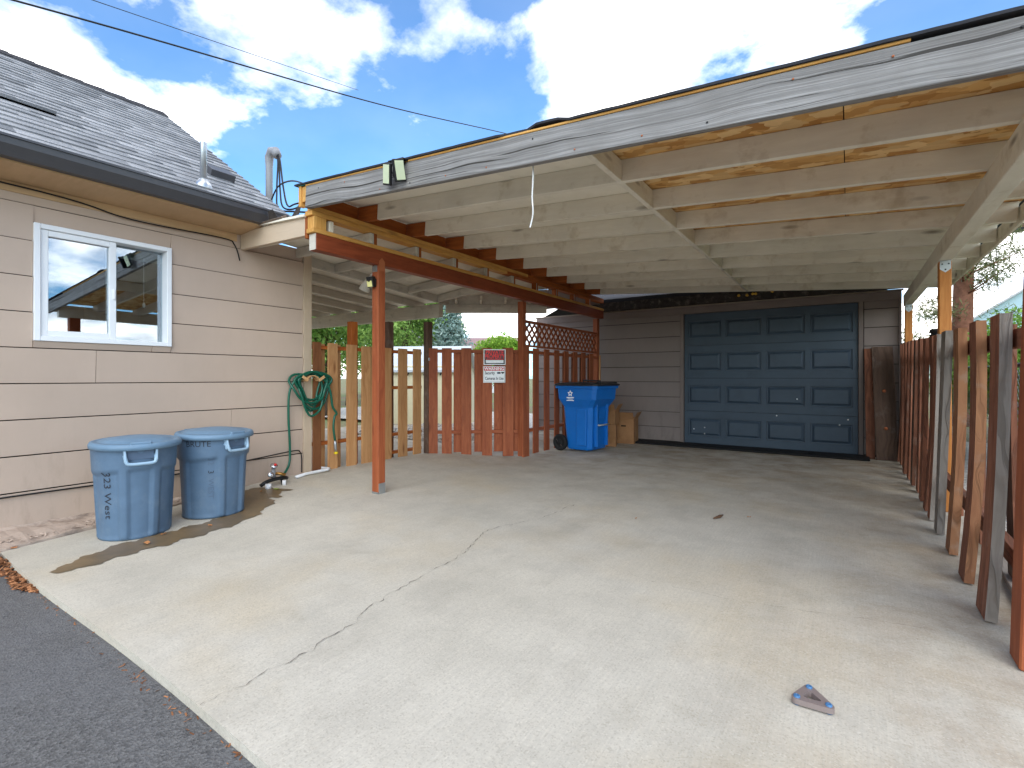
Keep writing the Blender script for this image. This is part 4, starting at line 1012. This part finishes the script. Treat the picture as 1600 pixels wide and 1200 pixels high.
# star emblem and its three lines
PV = []
for i in range(10):
    an = math.pi/2+i*math.pi/5; r_ = .052 if i % 2 == 0 else .026; PV.append((r_*math.cos(an), r_*math.sin(an), 0))
for i in range(10):
    an = math.pi/2+i*math.pi/5; PV.append((.016*math.cos(an), .016*math.sin(an), 0))
ML = MC @ Matrix(((1, 0, 0, -.075), (0, 0, -1, -.3375), (0, 1, 0, .865), (0, 0, 0, 1)))
raw('star_emblem', PV, [(i, (i+1) % 10, 10+(i+1) % 10, 10+i) for i in range(10)], 'white_sign', ct, ML)
for k, (w, h) in enumerate(((.13, .018), (.085, .008), (.13, .012))): link('emblem_line', boxmesh('emblem_line', w, h, .001, 'white_sign', 0), 'white_sign', ct, ML @ Matrix.Translation((0, -.062-.021*k, 0)))

# ------------------------------------------------------------------ cardboard boxes
def carton(label, x, y, z, w, d_, h, ang, open_=False, fill=None):
    t = thing('cardboard_box', label, 'box', (x, y, z), 'cardboard boxes beside the recycling cart')
    Mb = Matrix.Translation((x, y, z)) @ Matrix.Rotation(ang, 4, 'Z')
    def b(nm, cx, cy, cz, sx_, sy_, sz_, mat='cardboard', ch=.002): return link(nm, boxmesh(nm, sx_, sy_, sz_, mat, ch), mat, t, Mb @ Matrix.Translation((cx, cy, cz)))
    b('side', -w/2, 0, h/2, .006, d_, h); b('side', w/2, 0, h/2, .006, d_, h); b('side', 0, -d_/2, h/2, w-.007, .006, h); b('side', 0, d_/2, h/2, w-.007, .006, h); b('bottom', 0, 0, .004, w-.01, d_-.01, .006)
    if open_:
        link('flap', boxmesh('flap', w, .005, .13, 'cardboard', .001), 'cardboard', t, Mb @ Matrix.Translation((0, -d_/2-.03, h+.045)) @ Matrix.Rotation(R(28), 4, 'X'))
        link('flap', boxmesh('flap', .005, d_, .13, 'cardboard', .001), 'cardboard', t, Mb @ Matrix.Translation((w/2+.03, 0, h+.045)) @ Matrix.Rotation(R(28), 4, 'Y'))
    else:
        b('flap', -w*.25, 0, h+.004, w/2-.004, d_, .005); b('flap', w*.25, 0, h+.004, w/2-.004, d_, .005)
    b('tape', 0, -d_/2-.004, h*.55, .05, .001, h*.25, 'black_sign', 0) if not open_ else b('hand_hole', 0, -d_/2-.004, h*.7, .08, .001, .022, 'shade_dark', 0)
    if fill: b('contents', 0, 0, h-.02, w-.03, d_-.03, .03, fill, .008)
    return t
carton('small cardboard box beneath another one, next to the recycling cart', -3.24, 7.56, .002, .28, .32, .34, R(18))
carton('open cardboard box with a red edge, stacked on the small box', -3.24, 7.58, .352, .29, .32, .22, R(10), True, 'tomato_red')
carton('tall open cardboard box with a hand hole, against the garage wall', -3.12, 8.05, .002, .34, .34, .42, R(8), True, 'cardboard')

# ------------------------------------------------------------------ hose, hanger, spigot
hg = thing('hose_hanger', 'tan plastic hose hanger fixed on the house corner', 'hanger', (HX+.03, 3.2, 1.1))
V, F = [], []
n = 16
for i in range(n+1):
    an = R(20)+R(140)*i/n
    for r_, x in ((.085, HX+.024), (.085, HX+.12), (.095, HX+.12), (.095, HX+.024)): V.append((x, 3.2+r_*math.cos(an), 1.03+r_*math.sin(an)))
for i in range(n):
    for k in range(4): F.append((i*4+k, i*4+(k+1) % 4, (i+1)*4+(k+1) % 4, (i+1)*4+k))
F += [(0, 1, 2, 3), (n*4+3, n*4+2, n*4+1, n*4)]
fixn(raw('saddle', V, F, 'hanger_tan', hg))
for an in (R(32), R(148)): bar('front_lip', (HX+.125, 3.2+.075*math.cos(an), 1.03+.075*math.sin(an)), (HX+.125, 3.2+.155*math.cos(an), 1.03+.155*math.sin(an)), .03, .006, 'hanger_tan', hg, (1, 0, 0), .002)
pts = []
for L in range(6):
    cy, w, hgt, bot = 3.2+random.uniform(-.02, .02), .13+.024*L, .11+.006*L, [.74, .80, .69, .86, .76, .83][L]
    for k in range(10):
        an = math.pi/2-2*math.pi*k/10
        s_ = math.sin(an); yy = cy+w*math.cos(an)*(1.0 if s_ > -.2 else .8)+random.uniform(-.012, .012)+(.03*math.sin(L*2.1) if s_ < 0 else 0)
        z_ = 1.035+hgt*s_*.9 if s_ > 0 else 1.035+(1.035-bot)*s_
        if k == 0: yy, z_ = cy, 1.14+.012*(L % 3)
        pts.append((HX+.045+.013*((L*2+k//4) % 6), yy, z_))
left_end = [(HX+.09, 3.02, 1.08), (HX+.07, 2.955, .95), (HX+.06, 2.95, .7), (HX+.06, 2.965, .4), (HX+.075, 2.95, .22), (HX+.12, 2.87, .13), (HX+.18, 2.77, .10)]
right_end = [(HX+.09, 3.34, 1.08), (HX+.10, 3.42, .95), (HX+.10, 3.45, .78), (HX+.105, 3.5, .70), (HX+.11, 3.47, .665), (HX+.11, 3.455, .55), (HX+.11, 3.475, .40)]
hs = thing('garden_hose', 'dark green garden hose coiled on the hanger at the house corner', 'hose', (HX+.08, 3.2, .7))
tube('hose_run', left_end[::-1]+pts+right_end, .0125, 'hose_green', hs, 8, smooth_n=5)
tube('nozzle', [(HX+.11, 3.475, .40), (HX+.11, 3.478, .36), (HX+.112, 3.48, .31), (HX+.115, 3.482, .27)], [.012, .018, .016, .012], 'galvanized', hs, 10)
lathe('nozzle_tip', [(.012, 0), (.022, .006), (.022, .02), (.012, .026)], 'yellow_plastic', hs, (HX+.118, 3.483, .245), 14)
sp = thing('spigot', 'outdoor spigot with valve knob and black manifold low by the house wall', 'spigot', (-4.62, 2.72, .03))
tube('manifold', [(-4.62, 2.56, .07), (-4.60, 2.60, .10), (-4.60, 2.68, .115), (-4.60, 2.78, .115), (-4.64, 2.84, .10)], .018, 'black_plastic', sp, 8, smooth_n=4)
for y in (2.60, 2.76): tube('riser', [(-4.56, y, .01), (-4.575, y, .06), (-4.60, y, .11)], .014, 'black_plastic', sp, 8)
for (y, r_) in ((2.60, .028), (2.76, .018)): lathe('pipe_stub', [(r_, -.01), (r_, .045), (r_*.8, .046)], 'white_pvc', sp, (-4.555, y, slabz(-4.555, y)), 14)
tube('valve_body', [(-4.64, 2.70, .11), (-4.64, 2.70, .17), (-4.64, 2.70, .225)], [.02, .024, .014], 'grey_pvc', sp, 10)
tube('valve_outlet', [(-4.64, 2.70, .165), (-4.60, 2.75, .16), (-4.58, 2.79, .145)], .015, 'brass', sp, 8)
lathe('pressure_cap', [(.026, -.01), (.028, .01), (.02, .016)], 'chrome', sp, (-4.62, 2.66, .16), 14, (1, -.3, .2))
lathe('valve_knob', [(.012, -.01), (.034, -.006), (.034, .008), (.012, .014)], 'chrome', sp, (-4.63, 2.70, .24), 14, (.6, -.2, 1)); lathe('knob_cap', [(.014, 0), (.012, .01), (.003, .012)], 'red_letters', sp, (-4.615, 2.705, .25), 10, (.6, -.2, 1))
tag(tube('drain_pipe', [(-4.66, 2.95, .085), (-4.71, 3.1, .09), (-4.69, 3.34, .10), (-4.71, 3.38, .10), (-4.85, 3.36, .10), (-4.94, 3.35, .10)], .016, 'white_pvc', None, 10), 'white plastic pipe bending round the house corner at ground level', 'pipe')

# ------------------------------------------------------------------ lights, cord, bracket, leaning planks, debris
FX, FZ = -2.58, zr(-2.58)
fl = thing('flood_light', 'black solar flood light with two tilted lamp heads on the weathered fascia', 'light', (FX, 2.43, FZ+.15))
bar('mount_plate', (FX-.075, 2.40, FZ+.148+SL*.075), (FX+.075, 2.40, FZ+.148-SL*.075), .05, .01, 'black_plastic', fl)
bx('housing', FX-.04, FX+.05, 2.372, 2.426, FZ+.115, FZ+.142, 'black_plastic', fl, .006)
lathe('sensor', [(.006, -.05), (.026, -.03), (.026, .03), (.014, .05)], 'black_plastic', fl, (FX+.0, 2.385, FZ+.065), 14)
for s, dx, yaw in ((-1, -.06, -6), (1, .055, 78)):
    Mh = Matrix.Translation((FX+dx, 2.36, FZ+.055)) @ Matrix.Rotation(R(yaw), 4, 'Z') @ Matrix.Rotation(R(-18*s), 4, 'Y') @ Matrix.Rotation(R(12), 4, 'X')
    hd = link('lamp_head', boxmesh('lamp_head', .088, .02, .145, 'black_plastic', .008), 'black_plastic', fl, Mh)
    link('lens', boxmesh('lens', .07, .003, .122, 'lamp_lens', .001), 'lamp_lens', hd, Mh @ Matrix.Translation((0, -.0118, 0)))
    tube('arm', [(FX+.01*s, 2.385, FZ+.075), (FX+.035*s, 2.385, FZ+.07), tuple(Mh @ Vector((0, .01, 0)))], .008, 'black_plastic', fl, 8)
ml = thing('motion_light', 'small black motion light clipped to the red post', 'light', (-3.72, 3.13, 1.99))
Mh = Matrix.Translation((-3.715, 3.121, 2.0)) @ Matrix.Rotation(R(8), 4, 'Z') @ Matrix.Rotation(R(14), 4, 'X')
hd = link('housing', boxmesh('housing', .075, .05, .10, 'black_plastic', .006), 'black_plastic', ml, Mh)
link('lens', boxmesh('lens', .058, .003, .055, 'lamp_yellow', .001), 'lamp_yellow', hd, Mh @ Matrix.Translation((0, -.0268, -.015))); link('sensor', boxmesh('sensor', .02, .012, .014, 'black_plastic', .003), 'black_plastic', hd, Mh @ Matrix.Translation((0, -.03, .012)))
bar('mount', (-3.705, 3.141, 2.0), (-3.705, 3.157, 2.0), .05, .06, 'black_plastic', ml)
sl = thing('spot_lamp', 'old white lamp on a bracket under the patio roof behind the red post', 'lamp', (-4.2, 3.45, 2.2))
lathe('lamp_shade', [(.018, -.02), (.03, .0), (.06, .13), (.055, .13), (.02, .01)], 'grey_white_wood', sl, (-4.2, 3.5, 2.14), 16, (-.45, -.1, -.8)); tube('bracket', [(-4.2, 3.5, 2.15), (-4.16, 3.54, 2.24), (-4.16, 3.6, 2.3), (-4.16, 3.66, 2.33)], .01, 'steel_plate', sl, 8)
cx, cy = -1.545, 2.50
cpts = [(cx, cy, zr(cx)+.02), (cx+.004, cy, zr(cx)-.08), (cx-.004, cy, zr(cx)-.2), (cx+.002, cy, zr(cx)-.3), (cx-.014, cy+.004, zr(cx)-.36), (cx-.02, cy, zr(cx)-.385)]
cd = thing('pull_cord', 'white twisted pull cord hanging from the carport ceiling behind the fascia', 'cord', (cx, cy, zr(cx)))
tube('strand', cpts, .0045, 'rope_white', cd, 8, smooth_n=5); tube('strand', [(p[0]+.005*math.sin(i*3), p[1]+.005*math.cos(i*3), p[2]) for i, p in enumerate(cpts)], .004, 'rope_white', cd, 8, smooth_n=5)
bx('hook', cx-.008, cx+.008, cy-.006, cy+.006, zr(cx)+.01, zr(cx)+.06, 'steel_plate', cd, .002, 'z')
# triangular bracket lying on the slab
tb = thing('metal_bracket', 'small grey triangular metal bracket with blue-capped bolts lying on the concrete', 'bracket', (-.095, 1.95, 0))
cs = [(-.143, 1.925), (-.112, 2.005), (-.052, 1.93)]
def rounded(pts, r_, n=6):
    out = []; cxm = sum(p[0] for p in pts)/3; cym = sum(p[1] for p in pts)/3
    for i, p in enumerate(pts):
        a0 = math.atan2(pts[i][1]-pts[i-1][1], pts[i][0]-pts[i-1][0]); a1 = math.atan2(pts[(i+1) % 3][1]-p[1], pts[(i+1) % 3][0]-p[0])
        da = (a1-a0+math.pi) % (2*math.pi)-math.pi
        for k in range(n+1):
            an = a0+da*k/n+(math.pi/2 if da < 0 else -math.pi/2); out.append((p[0]+r_*math.cos(an), p[1]+r_*math.sin(an)))
    return out
ro, ri_ = rounded(cs, .016), rounded([((p[0]+.0957)*.42-.0957-.004, (p[1]-1.9533)*.36+1.9533) for p in cs], .007)
n = len(ro)
V = [(x, y, .006) for x, y in ro]+[(x, y, .024) for x, y in ro]+[(x, y, .024) for x, y in ri_]+[(x, y, .006) for x, y in ri_]
F = []
for k in range(4):
    for i in range(n): F.append((k*n+i, k*n+(i+1) % n, ((k+1) % 4)*n+(i+1) % n, ((k+1) % 4)*n+i))
fixn(raw('plate', V, F, 'bracket_grey', tb))
for (x, y) in cs: lathe('bolt_cap', [(.010, .0), (.010, .029), (.006, .031), (.005, .026)], 'blue_cap', tb, (x, y, .0), 12)
# planks leaning on the garage wall
o = bar('leaning_plank', (.43, 8.22, .0), (.385, 8.445, 1.52), .235, .04, 'dark_old_plank', None, (0, -1, .1)); tag(o, 'wide dark weathered plank with bolt heads leaning on the garage wall', 'plank')
for z in (.42, .92):
    t = z/1.52; lathe('bolt_head', [(.022, 0), (.022, .006), (.01, .012)], 'rust', o, (.43-.045*t, 8.197+.225*t, z), 10, (0, -1, .15))
tag(bar('leaning_plank', (.255, 8.30, .0), (.235, 8.465, 1.5), .10, .035, 'fence_red_old', None, (0, -1, .1)), 'narrow red plank leaning on the garage wall beside the wide dark plank', 'plank')
tag(tube('bark_scrap', [(-.86, 4.05, .012), (-.83, 4.12, .016), (-.82, 4.19, .012)], [.006, .013, .005], 'bark_debris', None, 6), 'strip of dark bark lying on the middle of the concrete slab', 'debris')
for k in range(7):
    x, y = [(-3.83, 1.36), (-3.95, 1.5), (-3.9, 1.78), (-1.36, 3.72), (-.64, 4.25), (-4.5, 2.5), (-4.45, 2.62)][k]; s = [.035, .02, .022, .016, .014, .02, .03][k]
    z = slabz(x, y)+.008
    tag(raw('fallen_leaf', [(-s, -s*.2, 0), (-s*.2, -s*.55, .006), (s*.8, -s*.2, .002), (s, .1*s, .008), (s*.1, s*.5, .003), (-s*.7, s*.4, .009)], [(0, 1, 4, 5), (1, 2, 3, 4)], 'leaf_dry' if k != 6 else 'leaf_fresh', None, Matrix.Translation((x, y, z)) @ Matrix.Rotation(k*1.7, 4, 'Z')),
        ['large dry leaf in the wet run-off beside the wider trash can', 'small dry leaf near the wider trash can', 'dry leaf beside the slimmer trash can', 'dark dry leaf on the slab beside the long crack', 'tiny dry leaf on the slab near the bark strip', 'dry leaf between the slimmer can and the spigot', 'yellow-green leaf in front of the spigot'][k], 'leaf')
# mulch bed at the corner of the slab and grit along the joint
def chips(name, n, xr, yr, zf, smin, smax, mat, zs=.6):
    V, F = [], []
    for _ in range(n):
        x, y = random.uniform(*xr), random.uniform(*yr); z = zf(x, y)
        if z is None: continue
        s = random.uniform(smin, smax); M = Matrix.Translation((x, y, z)) @ Matrix.Rotation(random.uniform(0, 6.3), 4, 'Z') @ Matrix.Rotation(random.uniform(-.6, .6), 4, 'X') @ Matrix.Rotation(random.uniform(-.5, .5), 4, 'Y')
        o_ = len(V)
        for p in ((-s, -s*.3, 0), (s, -s*.25, 0), (s*.9, s*.3, .1*s), (-s*.8, s*.28, 0), (0, 0, s*.3*zs)): V.append(M @ Vector(p))
        F += [(o_, o_+1, o_+4), (o_+1, o_+2, o_+4), (o_+2, o_+3, o_+4), (o_+3, o_, o_+4), (o_+3, o_+2, o_+1, o_)]
    return tag(raw(name, V, F, mat), kind='stuff')
def mz(x, y):
    if x > -4.44 and y > .77: return None
    lim = .50+.28*smooth((x+4.6)/1.1)+.05*math.sin(x*9)          # ragged front of the bed
    return None if y < lim or y > .86 else -.03+.035*smooth((y-lim)/.15)*random.random()+.03*max(0, -4.3-x)
chips('mulch', 5200, (-5.2, -3.45), (.4, .86), mz, .008, .028, 'mulch')
chips('footing_rubble', 500, (-4.84, -4.5), (.3, 2.1), lambda x, y: .03 if x < xl(max(y, .8))-.02 else None, .005, .022, 'foundation_paint')
chips('joint_grit', 420, (-4.3, .9), (.735, .785), lambda x, y: -.033 if random.random() < .6+.4*math.sin(x*5) else None, .003, .011, 'mulch')
chips('yard_pebbles', 1500, (-8, -5.0), (6.0, 8.8), lambda x, y: .045, .02, .06, 'gravel', 2)

# ------------------------------------------------------------------ overhead wires, pole
def F3(px, py, c): 
    u, v_ = (px-800)/775, (590-py)/775
    return Vector((c*(-.5609+u*.8279), c*(.8279+u*.5609), 1.1+c*v_))
a0, a1 = F3(100, 22, 7.0), F3(800, 211, 17.0)
pm = (a0+a1)/2+Vector((0, 0, -.12))
tag(tube('power_line', [a0+(a0-a1)*.6, a0, pm, a1, a1+(a1-a0)*.5], .014, 'wire_black', None, 6, smooth_n=10), 'thick black overhead service cable crossing the sky above the house', 'cable')
b0_, b1_ = a0+Vector((.1, 0, .28)), F3(560, 141, 13.2)
tag(tube('thin_line', [b0_+(b0_-b1_)*.6, b0_, b1_], .006, 'wire_black', None, 6), 'thin overhead wire running just above the thick service cable', 'cable')
pb = F3(1618, 560, 25)
up_ = thing('utility_pole', 'brown wooden utility pole with dark crossarm beyond the old fence', 'utility pole', (pb.x, pb.y, -.13))
tube('pole', [(pb.x, pb.y, -.13), (pb.x, pb.y, 9.2)], .15, 'pole_brown', up_, 12)
ca0, ca1 = F3(1540, 366, 25), F3(1640, 352, 25.4)
bar('crossarm', ca0, ca1, .12, .26, 'black_plastic', up_); bar('crossarm', ca0+Vector((.5, .3, .25)), ca1+Vector((0, 0, .25)), .12, .2, 'pole_brown', up_)
for k in range(3): tube('line', [F3(1552+16*k, 350-6*k, 25), F3(1380+20*k, 330-14*k, 40)], .02, 'wire_black', up_, 5); tube('line', [F3(1552+16*k, 350-6*k, 25), F3(1900, 300-20*k, 20)], .02, 'wire_black', up_, 5)
tube('line', [F3(1549, 368, 25), F3(1556, 380, 25), F3(1575, 382, 25), F3(1583, 366, 25)], .02, 'wire_black', up_, 5, smooth_n=8)
for px in (1541, 1556): tube('service_drop', [F3(px, 372, 25), F3(1560, 452, 23.2)], .016, 'wire_black', up_, 5)

# ------------------------------------------------------------------ trees and shrubs
def leaves(pts, size, aspect=.5, rng=RNG, droop=0.0):
    n = len(pts); nrm = rng.normal(size=(n, 3)); nrm[:, 2] += .6; nrm /= np.linalg.norm(nrm, axis=1)[:, None]
    t = rng.normal(size=(n, 3)); t -= nrm*(t*nrm).sum(1)[:, None]; t /= np.linalg.norm(t, axis=1)[:, None]; b = np.cross(nrm, t)
    s = size*(.6+.8*rng.random(n))[:, None]
    V = np.stack([pts-t*s, pts+b*s*aspect, pts+t*s, pts-b*s*aspect], 1).reshape(-1, 3)
    F = np.arange(n*4).reshape(-1, 4); return V, F
def crown(name, pts, size, mat, parent, aspect=.5):
    V, F = leaves(np.array(pts), size, aspect); me = bpy.data.meshes.new(name); me.from_pydata(V.tolist(), [], F.tolist()); me.update(); return link(name, me, mat, parent)
def blob_pts(c, r, n, clumps, rc):
    P = []
    C_ = []
    for _ in range(clumps):
        v_ = RNG.normal(size=3); v_ /= np.linalg.norm(v_); v_[2] = abs(v_[2])*1.0-.25 if RNG.random() < .7 else v_[2]
        C_.append(np.array(c)+v_*np.array(r)*(.55+.5*RNG.random()))
    for i in range(n):
        k = C_[RNG.integers(len(C_))]; v_ = RNG.normal(size=3); v_ /= np.linalg.norm(v_); P.append(k+v_*rc*RNG.random()**.4*np.array([1, 1, .8]))
    return np.array(P), C_
def tree(name, label, x, y, h, r, mat, n, clumps, leaf, trunk_h=.45, group=None, z0=-.13, squash=1.0, cat='tree'):
    t = thing(name, label, cat, (x, y, z0), group)
    cz = z0+h-r*squash
    P, C_ = blob_pts((x, y, cz), (r, r, r*squash), n, clumps, r*.38)
    tube('trunk', [(x, y, z0), (x+.05*r, y, z0+h*.3), (x, y+.05*r, cz), (x, y, cz+r*.4)], [.06*h*.35+.03, .05*h*.35+.02, .03*h*.3+.01, .015], 'bark', t, 8, smooth_n=4)
    for c in C_[:10]: tube('limb', [(x, y, z0+h*.32), tuple((np.array((x, y, cz))+c)/2-np.array((0, 0, .1*r))), tuple(c)], [.03*h*.3, .02*h*.25, .008], 'bark', t, 5)
    crown('crown', P, leaf, mat, t); return t
# blue spruce: tiers of drooping boughs
def spruce(x, y, h, r, label):
    t = thing('spruce_tree', label, 'tree', (x, y, -.13)); P = []
    tube('trunk', [(x, y, -.13), (x, y, h)], [.16, .02], 'bark', t, 8)
    k = 0
    for j in range(24):
        s = j/24; z = .5+(h-.5)*s; rr_ = r*(1-s)**.85+.1
        for b in range(9):
            an = b*.698+j*.37+RNG.random()*.3; L = rr_*(.75+.4*RNG.random())
            for q in range(46):
                u = RNG.random()**.7; sp_ = .10+.16*u*(1-s)
                P.append((x+math.cos(an)*L*u+RNG.normal()*sp_, y+math.sin(an)*L*u+RNG.normal()*sp_, z-.35*L*u*u+.1*L*u+RNG.normal()*.06))
    crown('crown', P, .11, 'leaf_spruce', t, .35); return t
c = F3(703, 560, 26); spruce(c.x, c.y, 5.6, 1.55, 'blue-green spruce tree standing behind the red fence')
c = F3(786, 560, 19); tree('round_shrub', 'bright green rounded tree top left of the lattice fence', c.x, c.y, 2.95, .95, 'leaf_bush', 16000, 60, .05, z0=-.13, squash=1.1)
c = F3(752, 560, 19.5); tree('round_shrub', 'small bright green bush beside the larger rounded green tree', c.x, c.y, 2.3, .5, 'leaf_bush', 7000, 26, .045, squash=1.2)
for (px, dep, h, r, lab) in ((505, 15, 4.6, 1.7, 'loose leafy tree behind the tan fence beside the house corner'), (545, 22, 5.8, 2.2, 'bushy green tree farther behind the tan fence'), (630, 27, 7.0, 2.6, 'tall open-branched tree behind the dark fence posts'), (585, 33, 6.5, 2.8, 'distant green tree between the fence posts'), (672, 38, 7.0, 2.6, 'distant green tree left of the spruce')):
    c = F3(px, 560, dep); tree('leafy_tree', lab, c.x, c.y, h, r, 'leaf_tree', 15000, 60, .055*(1+dep/50), squash=.95)
# pine on the right
c = F3(1503, 560, 12.6)
t = thing('pine_tree', 'tall pine with a bare red-brown trunk beyond the chain link fence', 'tree', (c.x, c.y, -.13))
tube('trunk', [(c.x, c.y, -.13), (c.x+.02, c.y, 3), (c.x+.10, c.y, 6), (c.x+.05, c.y, 9)], [.23, .2, .17, .05], 'pine_bark', t, 14, smooth_n=6)
P = []
for k in range(60):
    z = RNG.uniform(1.6, 8.6); an = RNG.random()*6.28; L = RNG.uniform(.5, 1.5)*(1 if z < 5 else 1.6)
    e = np.array((c.x+math.cos(an)*L, c.y+math.sin(an)*L, z+RNG.uniform(-.3, .3)))
    if k < 40: tube('limb', [(c.x+.03, c.y, z-.2), tuple((np.array((c.x, c.y, z))+e)/2+np.array((0, 0, -.12))), tuple(e)], [.03, .018, .008], 'pine_bark', t, 5)
    for q in range(260): P.append(e+RNG.normal(size=3)*np.array((.22, .22, .13)))
crown('crown', P, .07, 'leaf_pine', t, .14)
# hedge of shrubs and vines past the chain link
for k, (x, y, h, r) in enumerate(((2.0, 8.0, 1.95, .62), (1.95, 9.3, 2.0, .7), (2.2, 10.8, 2.2, .85), (2.6, 12.6, 2.3, 1.0), (2.3, 6.6, 1.5, .55), (3.6, 13.5, 2.3, 1.0))):
    tree('hedge_shrub', ['low leafy shrub behind the chain link fence, beside the capped pipe', 'leafy shrub behind the chain link fence near the garage corner', 'taller leafy shrub beyond the chain link fence, left of the pine', 'wide leafy shrub at the foot of the pine trunk', 'lowest leafy shrub behind the chain link fence and old planks', 'wide leafy shrub in front of the light blue house'][k], x, y, h, r, 'leaf_hedge', 11000, 40, .032, group='shrubs behind the chain link fence', squash=1.15, cat='shrub')
# ------------------------------------------------------------------ neighbours
def house_far(name, label, c, w, dep, wall_h, ridge_h, wall, roofm, along='x', rot=0, windows=()):
    t = thing(name, label, 'house' if 'shed' not in name else 'shed', (c[0], c[1], -.13))
    M = Matrix.Translation((c[0], c[1], -.13)) @ Matrix.Rotation(rot, 4, 'Z')
    link('wall', boxmesh('wall', w, dep, wall_h, wall, .01), wall, t, M @ Matrix.Translation((0, 0, wall_h/2)))
    hw, hd_ = w/2, dep/2; o_ = .3 if w > 4 else .1
    if along == 'x':
        g_ = [(-hw, -hd_, wall_h), (-hw, hd_, wall_h), (-hw, 0, ridge_h-.1), (hw, -hd_, wall_h), (hw, hd_, wall_h), (hw, 0, ridge_h-.1)]
        rV = [(-hw-o_, -hd_-o_, wall_h-.1), (hw+o_, -hd_-o_, wall_h-.1), (hw+o_, 0, ridge_h), (-hw-o_, 0, ridge_h), (hw+o_, hd_+o_, wall_h-.1), (-hw-o_, hd_+o_, wall_h-.1)]
    else:
        g_ = [(-hw, -hd_, wall_h), (hw, -hd_, wall_h), (0, -hd_, ridge_h-.1), (-hw, hd_, wall_h), (hw, hd_, wall_h), (0, hd_, ridge_h-.1)]
        rV = [(-hw-o_, -hd_-o_, wall_h-.1), (-hw-o_, hd_+o_, wall_h-.1), (0, hd_+o_, ridge_h), (0, -hd_-o_, ridge_h), (hw+o_, hd_+o_, wall_h-.1), (hw+o_, -hd_-o_, wall_h-.1)]
    raw('gable', g_[:3], [(0, 1, 2)], wall, t, M); raw('gable', g_[3:], [(0, 1, 2)], wall, t, M)
    th_ = .12 if w > 4 else .05
    V = rV+[(x, y, z-th_) for x, y, z in rV]
    F = [(0, 1, 2, 3), (3, 2, 4, 5), (6, 9, 8, 7), (9, 11, 10, 8), (0, 6, 7, 1), (5, 4, 10, 11), (0, 3, 9, 6), (3, 5, 11, 9), (1, 7, 8, 2), (2, 8, 10, 4)]
    rf_ = fixn(raw('roof', V, F, roofm, t, M))
    for (x, z, ww, hh_) in windows:
        wf = link('window', boxmesh('window', ww+.12, .04, hh_+.12, 'vinyl_white', .005), 'vinyl_white', t, M @ Matrix.Translation((x, -hd_-.02, z)))
        link('pane', boxmesh('pane', ww, .01, hh_, 'window_glass', 0), 'window_glass', wf, M @ Matrix.Translation((x, -hd_-.046, z)))
    return t, M, rf_
c = F3(715, 560, 44); house_far('brown_roof_house', 'distant house with low mauve-brown roof behind the spruce', c, 11, 8, 2.9, 4.75, 'house_white', 'mauve_roof', 'x', R(30), ((-3, 1.6, 1.2, 1.1), (2, 1.6, 1.2, 1.1)))
c = F3(652, 560, 36); house_far('white_gable_house', 'small white gabled house behind the dark fence posts', c, 4.2, 5, 2.5, 4.4, 'house_white', 'roof_pale', 'y', R(38), ((0, 1.5, 1.0, 1.0),))
c = F3(668, 600, 12.2); _, Ms, rs = house_far('garden_shed', 'pale yellow garden shed with light metal roof just behind the fence corner', c, 2.0, 1.8, 1.5, 2.0, 'shed_yellow', 'shed_roof', 'x', R(28))
for k in range(6):
    for s in (-1, 1): bar('seam', Ms @ Vector((-.95+.38*k, s*.98, 1.285)), Ms @ Vector((-.95+.38*k, s*.02, 1.885)), .025, .02, 'ink_black', rs, (0, 0, 1), .002)
c = F3(1630, 560, 31); house_far('blue_house', 'light blue gabled house with pale roof beyond the old fence', (c.x, c.y), 8.0, 9, 4.0, 6.9, 'blue_wall', 'roof_pale', 'y', R(-12), ((-1.5, 1.8, 1.1, 1.2),))
c = F3(1518, 560, 14.5); tag(tube('light_pole', [(c.x, c.y, -.13), (c.x, c.y, 7.5)], .045, 'pole_grey', None, 10), 'slim pale grey metal pole beside the pine trunk', 'pole')
